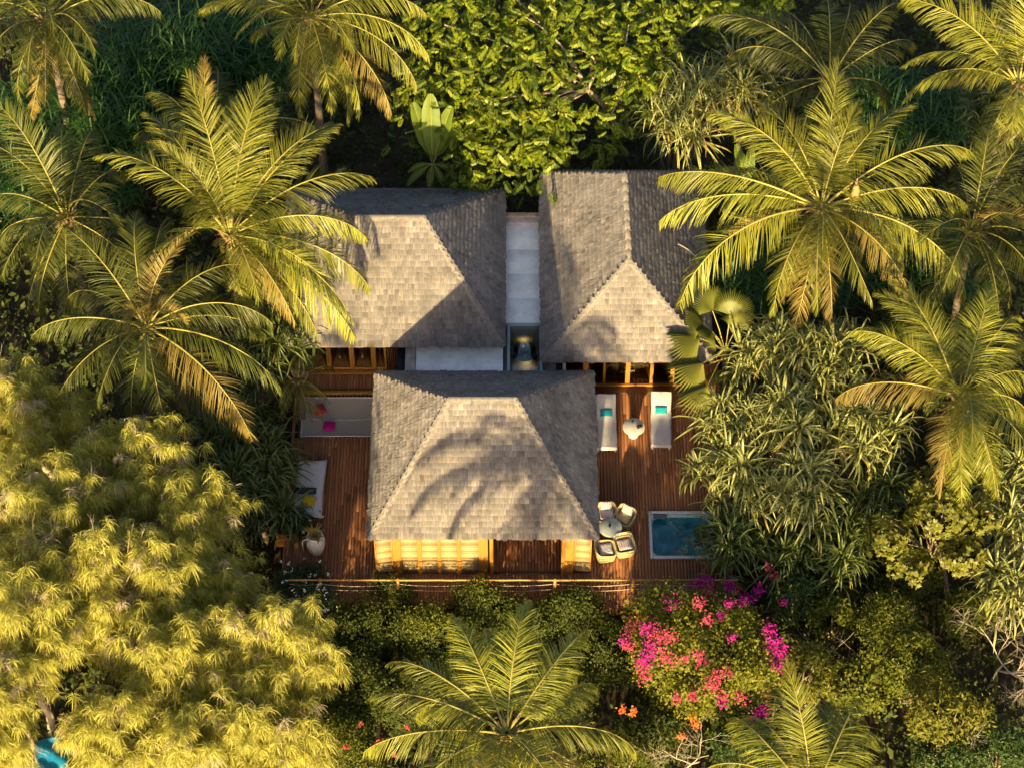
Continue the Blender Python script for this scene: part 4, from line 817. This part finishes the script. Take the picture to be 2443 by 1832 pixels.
palm('young arching palm beside the hammock net', (712, 905), 1.9, [(780, 960), (735, 1000), (668, 960), (660, 860), (790, 890), (720, 800), (690, 1000), (640, 900), (760, 840)], L0=1.9, leaf='palm_shaded', nuts=False, extra=1, dens=.7)

# ------------------------------------------------------------------ pandanus
for u, v, z, n, sp, lab in ((1838, 835, 3.5, 11, 1.15, 'pandanus at the back of the right thicket, below the largest palm, left one'), (1975, 845, 3.8, 11, 1.4, 'pandanus at the back of the right thicket next to the yellow palm'), (1752, 1000, 2.4, 10, 1.2, 'pandanus overhanging the deck beside the loungers'), (1880, 995, 3.4, 11, 1.35, 'pandanus in the middle of the right thicket'), (2055, 1010, 3.2, 11, 1.35, 'pandanus under the drooping fronds of the right edge palm'), (1755, 1130, 2.0, 10, 1.3, 'yellowish pandanus leaning over the deck behind the hot tub'), (1910, 1160, 2.6, 11, 1.35, 'pandanus in the thicket right of the hot tub, above the dark ones')):
    pandanus(lab, u, v, z, 'pand', n+2, sp)
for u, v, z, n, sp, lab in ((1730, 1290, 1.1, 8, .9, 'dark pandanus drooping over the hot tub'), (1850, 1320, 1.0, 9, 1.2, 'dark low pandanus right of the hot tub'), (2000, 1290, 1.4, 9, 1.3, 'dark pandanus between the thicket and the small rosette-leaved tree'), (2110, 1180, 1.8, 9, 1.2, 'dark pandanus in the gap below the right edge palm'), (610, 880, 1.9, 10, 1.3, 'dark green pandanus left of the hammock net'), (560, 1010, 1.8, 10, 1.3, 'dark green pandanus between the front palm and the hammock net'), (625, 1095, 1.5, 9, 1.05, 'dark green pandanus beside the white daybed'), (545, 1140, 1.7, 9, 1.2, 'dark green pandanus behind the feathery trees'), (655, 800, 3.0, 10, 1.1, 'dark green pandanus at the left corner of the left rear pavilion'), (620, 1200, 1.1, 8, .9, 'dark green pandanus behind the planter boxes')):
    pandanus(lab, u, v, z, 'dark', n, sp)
for u, v, z, n, sp, k, lab in ((1660, 215, 4.6, 6, .8, 'long', 'long-leaved pandanus with hanging leaves right of the big-leaved tree, upper one'), (1610, 300, 4.0, 7, .9, 'long', 'long-leaved pandanus with hanging leaves just behind the right pavilion'), (1780, 190, 4.2, 5, .8, 'long', 'long-leaved pandanus in front of the top right palms'), (2405, 1120, 3.0, 9, 1.2, 'pand', 'sunlit pandanus below the right edge palm, at the frame edge'), (2440, 1260, 2.6, 9, 1.2, 'pand', 'sunlit pandanus right of the small rosette-leaved tree'), (2400, 1390, 2.2, 8, 1.1, 'pand', 'sunlit pandanus above the grey dead shrub'), (2390, 260, 2.6, 8, 1.2, 'dark', 'dark pandanus below the top right corner palm'), (2190, 760, 1.6, 8, 1.3, 'dark', 'dark pandanus behind the right edge palm')):
    pandanus(lab, u, v, z, k, n, sp)

# reeds: uncountable grassy masses of long leaves
def reeds(name, spots, m, per=150):
    b = MB()
    for (u, v, z, R) in spots:
        c = at(u, v, z); n = per; P0 = c + rng.normal(0, 1, (n, 3))*np.array([R*.5, R*.5, .35]); az = rng.uniform(0, 6.28, n); el = rng.uniform(.5, 1.4, n); d = np.stack([np.cos(az)*np.cos(el), np.sin(az)*np.cos(el), np.sin(el)], 1); pts = [P0]; p = P0; L = rng.uniform(.9, 1.6, n)
        for j in range(5): p = p + d*(L/5)[:, None]; pts.append(p); d = nrm(d+np.array([0, 0, -.34])+rng.normal(0, .04, (n, 3)))
        sd_ = np.stack([-np.sin(az), np.cos(az), 0*az], 1); b.add(*strips(np.stack(pts, 1), sd_[:, None]*np.array([.02, .03, .032, .03, .02, .002])[None, :, None]))
    return tag(b.build(name, M[m]), kind='stuff')
sp = []
for (u0, u1, v0, v1, n, z) in ((180, 340, 120, 340, 26, 1.8), (300, 660, 60, 180, 34, 2.2), (280, 640, 160, 260, 22, 1.2), (2100, 2260, 600, 720, 12, 1.0), (2080, 2300, 230, 360, 16, 1.0), (1780, 1960, 660, 720, 8, 1.4), (30, 330, 250, 480, 20, .6)):
    for _ in range(n): sp.append((rng.uniform(u0, u1), rng.uniform(v0, v1), z+rng.uniform(-.6, .5), 1.1))
reeds('reeds', sp, 'reed')

# ------------------------------------------------------------------ casuarinas
for a in (('feathery casuarina at the left edge below the shaded palm', 70, 1010, 3.2, 2.3, 1.9, 2.4, 60), ('feathery casuarina directly below the half shaded front palm', 320, 1130, 3.6, 2.2, 1.8, 2.2, 60), ('feathery casuarina at the left edge with bare twigs on top', 110, 1270, 4.2, 2.5, 2.1, 2.6, 70), ('feathery casuarina reaching towards the dark pandanus', 400, 1250, 3.4, 2.2, 1.8, 2.1, 60), ('feathery casuarina in the middle of the left clump', 270, 1430, 4.2, 2.5, 2.1, 2.5, 70), ('feathery casuarina at the left edge above the blue tarpaulin', 40, 1540, 4.6, 2.3, 2.0, 2.6, 64), ('feathery casuarina standing nearest the railing and dark hedge', 650, 1590, 3.2, 2.2, 1.9, 2.3, 66), ('feathery casuarina with a thick slanting branch', 420, 1620, 3.4, 2.1, 1.8, 2.3, 60), ('feathery casuarina at the bottom edge right of the blue tarpaulin', 275, 1775, 3.4, 1.6, 1.6, 2.0, 54), ('feathery casuarina at the bottom edge beside the red-flowered shrub', 610, 1780, 3.0, 2.0, 1.7, 2.0, 60), ('feathery casuarina at the bottom edge, middle of the clump', 430, 1830, 3.2, 2.0, 1.7, 2.0, 54), ('feathery casuarina in the bottom left corner', -10, 1740, 4.2, 1.1, 1.5, 2.2, 50), ('feathery casuarina among the pale bare branches', 470, 1440, 2.6, 1.9, 1.6, 1.8, 50)):
    casuarina(*a)
for (u, v, z, h, lab) in ((120, 1330, 4.9, .5, 'pale bare treetop poking out of the feathery trees at the left edge'), (330, 1350, 4.4, .4, 'pale bare treetop in the middle of the feathery trees'), (20, 1600, 5.4, .6, 'thick pale forked trunk at the far left edge'), (320, 1500, 4.6, .4, 'pale twiggy treetop left of the dark gap in the feathery trees')):
    c = at(u, v, z); t = thing('bare_tree', lab, 'bare tree', (c[0], c[1], GZ)); b = MB(); b.tube([(c[0], c[1]+.1, GZ), (c[0], c[1]+.05, (GZ+z)/2), c], (.10, .08, .05), 7)
    for k in range(4): branching(b, c+np.array([0, 0, -.12*k]), nrm(rng.normal(0, .7, (1, 3))+(0, -.2, .8))[0], rng.uniform(.7, 1.2), .03, 3, .55, .02, 4)
    b.build('branches', M['bark_pale'], t)
bare_tree('pale forked bare tree between the feathery trees and the white-flowered bush', 548, 1455, 1.2, .4, 4, .05, .5, n=4)

# ------------------------------------------------------------------ big-leaved tree at the top
bt = thing('broadleaf_tree', 'big-leaved bright green tree at the top centre with pale limbs', 'tree', (*at(1490, 330, GZ)[:2], GZ))
trunk0 = at(1490, 330, GZ); b = MB(); f1 = at(1480, 205, 4.0); b.tube([trunk0, (trunk0+f1)/2+(.05, 0, 0), f1], (.20, .16, .14), 10); b.build('trunk', M['bark_pale'], bt, True)
trunk1 = at(1375, 200, 1.5)
spread = [(1000, 200, 3.4), (1150, 130, 5.2), (1060, 60, 5.6), (1250, 40, 5.8), (1380, 120, 5.4), (1500, 60, 5.6), (1620, 90, 5.0), (1100, 330, 3.6), (1240, 300, 4.4), (1330, 230, 4.8), (1440, 300, 4.2), (1150, 240, 4.6), (1000, 110, 4.8), (1700, 30, 5.0), (1400, -30, 5.6), (1180, -40, 5.6), (1560, 180, 5.0), (1130, 390, 2.8)]
for (u, v, z) in spread:
    q = at(u, v, z-.3); b = MB(); mid = (f1+q)/2+np.array([0, 0, .2])+rng.normal(0, .2, 3); a = at(1400, 215, 3.2) if u < 1430 else f1; tt = np.linspace(0, 1, 9)[:, None]; b.tube((1-tt)**2*a+2*tt*(1-tt)*mid+tt**2*q, np.linspace(.085, .02, 9), 7, caps=False); b.build('limb', M['bark_pale'], bt, True)
b = MB(); b.tube([trunk0+(0, .2, 0), at(1440, 250, 2.2), at(1400, 215, 3.2)], (.18, .13, .10), 9); b.build('limb', M['bark_pale'], bt, True)
rg_ = [(960, 1880, 0, 40, 5.3, 300), (1000, 1620, 40, 130, 5.2, 330), (960, 1580, 110, 210, 4.9, 330), (960, 1350, 200, 290, 4.3, 190), (1440, 1500, 190, 320, 4.2, 44), (1080, 1340, 280, 370, 3.8, 120), (1090, 1200, 340, 420, 3.4, 60), (1100, 1175, 400, 450, 3.0, 22), (1230, 1340, 340, 385, 3.6, 24), (1270, 1330, 340, 390, 3.2, 14), (1420, 1470, 330, 390, 3.3, 12), (1500, 1600, 120, 200, 4.8, 60), (1000, 1100, 220, 290, 3.6, 40), (1050, 1900, -120, 0, 5.3, 260), (1300, 1500, 220, 300, 4.5, 26)]
Pl = []; 
for (u0, u1, v0, v1, z, n) in rg_:
    for _ in range(n): Pl.append(at(rng.uniform(u0, u1), rng.uniform(v0, v1), z + rng.normal(0, .35)))
Pl = np.array(Pl)
# leave openings around the bare limbs
def gap(u, v, r, z): 
    c = at(u, v, z); pv = np.stack([np.array([(Pl-CAM)@RT, (Pl-CAM)@UP, (Pl-CAM)@FW])], 0)[0]; pu = 1221.5+FPX*pv[0]/pv[2]; pvv = 916-FPX*pv[1]/pv[2]; return (pu-u)**2+(pvv-v)**2 > (r*rng.uniform(.7, 1.2, len(Pl)))**2
for (u, v, r) in ((1370, 130, 34), (1385, 195, 48), (1290, 190, 26), (1210, 135, 22), (1450, 205, 30), (1020, 150, 22), (1160, 180, 24), (1000, 330, 62), (1050, 300, 55), (1040, 380, 45)): Pl = Pl[gap(u, v, r, 4)]
k = len(Pl); az = rng.uniform(0, 6.28, k); A = nrm(np.stack([np.cos(az), np.sin(az)*.8-.35, rng.uniform(-.55, .15, k)], 1)); Nn = nrm(np.stack([rng.normal(0, .35, k), rng.normal(-.45, .35, k), np.ones(k)], 1))
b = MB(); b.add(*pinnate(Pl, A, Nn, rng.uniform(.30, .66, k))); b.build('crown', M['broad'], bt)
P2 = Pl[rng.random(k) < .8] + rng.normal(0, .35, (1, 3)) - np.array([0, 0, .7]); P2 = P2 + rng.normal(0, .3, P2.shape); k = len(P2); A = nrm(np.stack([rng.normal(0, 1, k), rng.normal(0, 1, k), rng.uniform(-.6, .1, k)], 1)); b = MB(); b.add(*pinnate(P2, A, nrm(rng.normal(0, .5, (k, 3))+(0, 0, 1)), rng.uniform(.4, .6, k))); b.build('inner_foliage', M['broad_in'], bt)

# ------------------------------------------------------------------ banana plants and fan palm
banana('banana plant with upright paddle leaves behind the left rear pavilion', 1032, 392, 2.6, [(120, 60, 2.5, .3), (55, 62, 2.4, .3), (92, 68, 2.8, .3), (42, 52, 2.3, .45), (185, 8, 1.1, 1.0), (262, 5, 1.0, .9), (-20, 12, 1.3, 1.0), (300, 0, 1.0, 1.0), (210, -5, 1.3, .8)])
banana('banana plant with arching leaves behind the right rear pavilion', 1780, 455, 3.0, [(150, 28, 2.1, 1.0), (110, 60, 1.8, .6), (80, 65, 1.7, .6), (176, 15, 1.9, 1.1), (20, 30, 1.5, .9), (220, 10, 1.3, 1.0), (280, 10, 1.2, 1.0)], wd=.24)
banana('broad-leaved plant in the shade behind the fan palm', 1790, 690, 1.4, [(110, 40, 1.6, .9), (60, 40, 1.5, .9), (160, 30, 1.4, 1.0), (20, 30, 1.5, 1.0), (200, 10, 1.2, .9)], wd=.24)
fan_palm('fan palm with round pleated leaves at the corner of the right pavilion', 1730, 840, 2.6, [(1742, 752, 4.0, 78, 50, .85, .1), (1700, 742, 4.0, 125, 55, .85, .15), (1678, 772, 3.9, 170, 40, .8, .3), (1757, 785, 3.7, 60, 55, .7, .2), (1700, 792, 3.7, 205, 25, .7, .4), (1670, 808, 3.6, 180, 6, 1.1, .75), (1678, 866, 3.3, 193, -4, 1.2, .75), (1688, 920, 3.0, 205, -14, 1.1, .7), (1735, 880, 2.9, 260, 0, .8, .5)])

# ------------------------------------------------------------------ shrubs
HG = 'dark shrubs of the hedge below the deck'
for (u, v, z, R, n) in ((880, 1500, .1, (1.2, .9, 1.1), 300), (760, 1520, -.1, (1.0, .9, .9), 240), (1010, 1510, .0, (1.0, .9, .9), 240), (1150, 1450, .25, (.9, .7, 1.0), 220), (1260, 1480, .1, (1.1, .8, 1.0), 240), (1370, 1450, .2, (.9, .8, 1.0), 230), (1440, 1550, -.2, (1.2, 1.0, 1.0), 240), (840, 1640, .1, (1.3, 1.1, 1.1), 280), (960, 1660, .0, (1.2, 1.1, 1.0), 240), (1330, 1640, -.3, (1.4, 1.1, .9), 220), (1060, 1600, -.2, (1.2, 1.0, .9), 220), (800, 1420+330, .0, (1.1, 1.0, 1.0), 220), (950, 1410, .05, (.5, .4, .85), 110), (1120, 1400+120, .2, (.8, .7, 1.0), 180)):
    shrub('hedge_shrub', 'dark glossy shrub in the hedge along the deck front', 'shrub', u, v+8, z-.18, R, 'hedge', n, 30, .10, HG, lw=.5)
shrub('shrub', 'yellow-green shrub in the hedge in front of the railing, above the bottom palm', 'shrub', 1150, 1420, .5, (.45, .4, .6), 'shrub', 90, 26, .09)
shrub('shrub', 'lighter twiggy shrub in the hedge left of the bottom palm', 'shrub', 1010, 1490, .45, (.7, .5, .6), 'shrub', 110, 24, .09)
t_, c_ = shrub('flowering_shrub', 'green shrub with scattered red blossoms at the bottom edge left of the bottom palm', 'flowering shrub', 770, 1790, .2, (1.6, 1.2, 1.2), 'shrub', 330, 28, .09)
blossoms(t_, [(770, 1795, 1), (715, 1700, .8), (826, 1783, .8), (905, 1772, 1), (973, 1735, 1), (860, 1728, .6), (940, 1800, .6), (700, 1760, .6), (640, 1810, .5)], 'petal_red', 1.3, 10, .09, .06)
t_, c_ = shrub('flowering_shrub', 'dark bush dotted with small white flowers left of the urn and railing', 'flowering shrub', 712, 1418, .0, (1.0, 1.05, .9), 'white_bush', 260, 26, .12, lw=.4)
blossoms(t_, [(rng.uniform(655, 790), rng.uniform(1335, 1500), rng.uniform(.3, 1.3)) for _ in range(38)], 'whitef', .95, 6, .07, .035)
t_, c_ = shrub('flowering_shrub', 'dark bush with a few white flowers between the daybed and the urn', 'flowering shrub', 704, 1250, .3, (.5, .42, .5), 'white_bush', 110, 24, .11, lw=.4)
blossoms(t_, [(764, 1225, 1), (770, 1232, 1), (706, 1248, .8), (724, 1268, 1), (694, 1220, .7), (742, 1240, .6)], 'whitef', .75, 7, .07, .03)
# spiky plant in the urn belongs to the urn
b = MB(); n = 26; az = rng.uniform(0, 6.28, n); el = rng.uniform(.5, 1.4, n); d = np.stack([np.cos(az)*np.cos(el), np.sin(az)*np.cos(el), np.sin(el)], 1); p = pc + d*.02; pts = [p]
for j in range(4): p = p + d*rng.uniform(.10, .16, (n, 1)); pts.append(p); d = nrm(d+np.array([0, 0, -.22]))
b.add(*strips(np.stack(pts, 1), np.stack([-np.sin(az), np.cos(az), 0*az], 1)[:, None]*np.array([.03, .035, .03, .02, .003])[None, :, None])); b.build('spiky_plant', M['pand_old'], ur)
# bougainvillea
bg_, c_ = shrub('bougainvillea', 'bougainvillea with magenta and pink blossom at the right end of the railing', 'flowering shrub', 1680, 1570, .6, (2.75, 2.0, 2.0), 'boug', 1000, 34, .115, cl=.2, lw=.62)
def onb(L_, dz=0): return [(u, v, k, r, dz) for (u, v, k, r) in L_]
def surf(u, v):                                   # height of the bougainvillea's lumpy crown under a pixel
    R = np.array((2.85, 2.1, 2.1)); o = (CAM-c_)/R; d = FW*FPX + RT*(u-1221.5) + UP*(916-v); d = d/R; a = d@d; bb = 2*o@d; cc = o@o-1; D = bb*bb-4*a*cc
    return (CAM + (FW*FPX + RT*(u-1221.5) + UP*(916-v))*((-bb-math.sqrt(D))/(2*a)))[2] if D > 0 else .9
mk = lambda L_: [(u, v, k, r, surf(u, v)) for (u, v, k, r) in L_]
mg = [(1529, 1432, 1.2, .14), (1683, 1384, 1.4, .16), (1660, 1398, .8, .12), (1741, 1394, 1, .12), (1545, 1500, 1.4, .16), (1552, 1540, 1.2, .13), (1538, 1572, 1.6, .15), (1493, 1530, 1, .12), (1836, 1500, 1.2, .13), (1845, 1530, 1.6, .16), (1858, 1555, 2, .17), (1852, 1585, 1.4, .14), (1809, 1408, 1, .13), (1786, 1430, 1.3, .14), (1770, 1436, .8, .1), (1816, 1700, 1.6, .17), (1790, 1722, 1, .13), (1723, 1676, .9, .1), (1872, 1598, .8, .1), (1868, 1630, .6, .1), (1601, 1440, .9, .14), (1625, 1420, .7, .12), (1870, 1436, .5, .08), (1748, 1520, .6, .1), (1718, 1470, .5, .08), (1740, 1440, .6, .1)]
pk = [(1565, 1511, 2, .22), (1590, 1520, 1.4, .18), (1515, 1480, 1.3, .18), (1500, 1500, 1, .14), (1580, 1560, 1.2, .16), (1700, 1633, 1.6, .17), (1712, 1610, 1, .13), (1692, 1407, 1.3, .14), (1669, 1437, 1.3, .13), (1688, 1478, .9, .12), (1678, 1577, .8, .12), (1665, 1560, .8, .11), (1538, 1612, 1.2, .13), (1530, 1590, .7, .12), (1724, 1660, 1, .12), (1615, 1665, .7, .09), (1651, 1660, .9, .1), (1764, 1660, .9, .12), (1735, 1605, .7, .1), (1600, 1575, .7, .14), (1760, 1410, .6, .1), (1832, 1355, .6, .09), (1848, 1372, .5, .1), (1833, 1655, .6, .1), (1634, 1572, .5, .1), (1500, 1540, .9, .12)]
blossoms(bg_, mk(mg), 'magenta', 0, 72, .08); blossoms(bg_, mk(pk), 'pink', 0, 54, .08)
blossoms(bg_, [(1660, 1728, 1.2, .09, surf(1660, 1728)), (1628, 1756, .9, .07, surf(1628, 1756)), (1484, 1692, 1, .08, 1.0), (1511, 1695, .9, .08, 1.0), (1650, 1712, .6, .08, surf(1650, 1712))], 'orange', 0, 34, .085)
# shrubs on the right slope
SG = 'green shrubs on the lower right slope'
for (u, v, z, R, n, m, lab) in ((1900, 1430, .4, (1.0, .9, .9), 220, 'shrub', 'olive shrub just right of the bougainvillea top'), (1960, 1330, .2, (.9, .8, .8), 180, 'hedge', 'dark shrub below the thicket of pandanus'), (1990, 1480, .3, (1.1, 1.0, .9), 220, 'shrub', 'dark shrub in the middle of the lower right slope'), (2110, 1470, .4, (1.1, 1.0, 1.0), 230, 'shrub', 'dark green shrub below the small rosette-leaved tree'), (1920, 1600, .6, (1.2, 1.1, 1.0), 260, 'shrub', 'green shrub between the bougainvillea and the bottom right palm'), (2060, 1640, .5, (1.3, 1.1, 1.0), 260, 'shrub', 'sunlit green shrub above the bottom right palm'), (2170, 1590, .8, (1.2, 1.0, 1.1), 280, 'shrub', 'bright green shrub in the middle of the lower right slope'), (2250, 1700, .8, (1.3, 1.1, 1.1), 280, 'shrub', 'bright green shrub left of the dead twigs at the right edge'), (2300, 1460, .4, (1.0, .9, .9), 200, 'shrub', 'olive shrub below the small rosette-leaved tree trunk'), (1780, 1790, .3, (1.2, 1.0, 1.0), 220, 'hedge', 'dark shrub below the bougainvillea at the bottom edge'), (1560, 1760, -.1, (1.4, 1.1, 1.0), 260, 'hedge', 'dark shrub at the bottom edge between the bottom palm and the bougainvillea'), (2260, 1810, .4, (1.2, 1.0, 1.0), 220, 'shrub', 'green shrub at the bottom edge right of the bottom right palm'), (2400, 1780, .2, (1.0, 1.0, .9), 180, 'hedge', 'dark shrub in the bottom right corner'), (1480, 1830, .0, (1.2, 1.0, .9), 190, 'shrub', 'olive shrub at the bottom edge beside the bottom palm'), (2160, 1380, .2, (1.1, .9, .9), 200, 'hedge', 'dark shrub left of the small rosette-leaved tree')):
    m = rng.choice([m, m, 'shrub_deep' if m == 'hedge' else 'shrub_gold', 'shrub_deep']); f = rng.uniform(.72, .95); sz = rng.uniform(.085, .17)
    shrub('shrub', lab, 'shrub', u+rng.uniform(-12, 12), v+rng.uniform(-12, 12), z+rng.uniform(-.3, .45), tuple(np.array(R)*f*np.array((1, 1, 1.1))), m, int(n*.7), 30*(.11/sz)**1.5, sz, SG, lw=rng.uniform(.35, .6), cl=rng.uniform(.1, .2))
# small tree with leaf rosettes
rt = thing('small_tree', 'small yellow-green tree with star-like leaf rosettes on the right', 'tree', (*at(2260, 1420, GZ)[:2], GZ)); c0 = at(2230, 1290, 2.6); b0 = at(2260, 1420, GZ)
Pr, Nr = [], []
for (u, v, z, R, n) in ((2250, 1230, 3.0, (1.25, 1.0, .9), 150), (2120, 1290, 2.6, (.8, .7, .6), 80), (2300, 1320, 2.5, (.9, .8, .6), 85), (2170, 1350, 2.2, (.8, .6, .5), 60), (2220, 1170, 3.2, (.7, .7, .6), 36), (2340, 1240, 2.8, (.6, .6, .6), 30)):
    P_, N_ = blob_points(at(u, v, z), R, n, .5); Pr.append(P_); Nr.append(N_)
Pr = np.concatenate(Pr); Nr = np.concatenate(Nr); b = MB(); b.tube([b0, (b0+c0)/2+(.1, 0, 0), c0], (.09, .07, .05), 8); b.build('trunk', M['bark'], rt, True); b = MB()
for q in Pr[::11]: b.tube([c0+(0, 0, -.9), (c0+q)/2+(0, 0, -.25), q], (.04, .025, .008), 5, caps=False)
b.build('branches', M['bark'], rt); k = len(Pr); b = MB()
for rep in range(3):
    O = Pr + rng.normal(0, .10, Pr.shape)
    for j in range(9):
        a = j*2*np.pi/9 + rng.uniform(0, 6.28, k); X_ = perp(Nr); Y_ = np.cross(Nr, X_); D = nrm(X_*np.cos(a)[:, None]+Y_*np.sin(a)[:, None]+Nr*.45+np.array([0, 0, .1])); L = rng.uniform(.12, .19, k); b.add(*kites(O, D, nrm(Nr-D*.4), L, L*.42))
b.build('crown', M['term'], rt)
bare_tree('grey dead shrub of dense twigs at the right edge', 2375, 1570, .5, 1.2, 5, .05, .75, 'twig', 5, 'dead_shrub')
bare_tree('grey dead shrub at the bottom edge below the bougainvillea', 1615, 1800, .3, 1.0, 5, .04, .8, 'twig', 4, 'dead_shrub')
bare_tree('brown dry twigs right of the bottom right palm', 2330, 1700, .4, 1.0, 4, .045, .7, 'twig', 5, 'dead_shrub')

# ------------------------------------------------------------------ undergrowth: one uncountable mass on the jungle floor
b = MB(); n = 26000; X = rng.uniform(-24, 24, n); Y = rng.uniform(-18, 24, n); ok = ~((X > -8.6) & (X < 7.9) & (Y > -9.9) & (Y < 9.2)); X, Y = X[ok], Y[ok]; n = len(X)
hh = .55+.45*np.sin(X*.9+1.3*np.sin(Y*.7))*np.cos(Y*.8); Z = GZ + .1 + rng.random(n)*(.5+.9*hh)
P = np.stack([X, Y, Z], 1); P = np.repeat(P, 5, 0) + rng.normal(0, .16, (n*5, 3)); N_ = nrm(rdir(n*5)*.8+(0, -.2, .9)); D = nrm(np.cross(N_, rdir(n*5))+(0, 0, -.2)); L = rng.uniform(.10, .26, n*5)*np.repeat(rng.choice([.8, 1, 1.7], n), 5); b.add(*kites(P, D, N_, L, L*.5)); tag(b.build('undergrowth', M['under']), kind='stuff')
# pale dry spathe lying on the right pavilion's far slope
q = at(1634, 596, 3.45); tt = np.linspace(-1, 1, 14); b = MB(); b.grid(np.stack([np.stack([q[0]+tt*.46, q[1]+s_*.10*(1-tt**2)+0*tt, q[2]-.02-tt*.40+abs(s_)*.05*(1-tt**2)], 1) for s_ in (-1, -.5, 0, .5, 1)]))
tag(b.build('dry_spathe', mat('pale_spathe', (.62, .50, .36), .6), smooth=True), 'pale boat-shaped dry spathe lying on the right slope of the right rear pavilion roof', 'palm spathe')
for (u, v, z, h, lab) in ((2020, 1560, .4, .5, 'thin bare twiggy bush between the green shrubs of the lower right slope'), (2200, 1480, .6, .5, 'thin bare twiggy bush below the rosette-leaved tree'), (1850, 1720, .3, .5, 'thin bare twiggy bush below the right side of the bougainvillea')):
    bare_tree(lab, u, v, z, h, 4, .03, .7, 'twig', 4, 'dead_shrub')
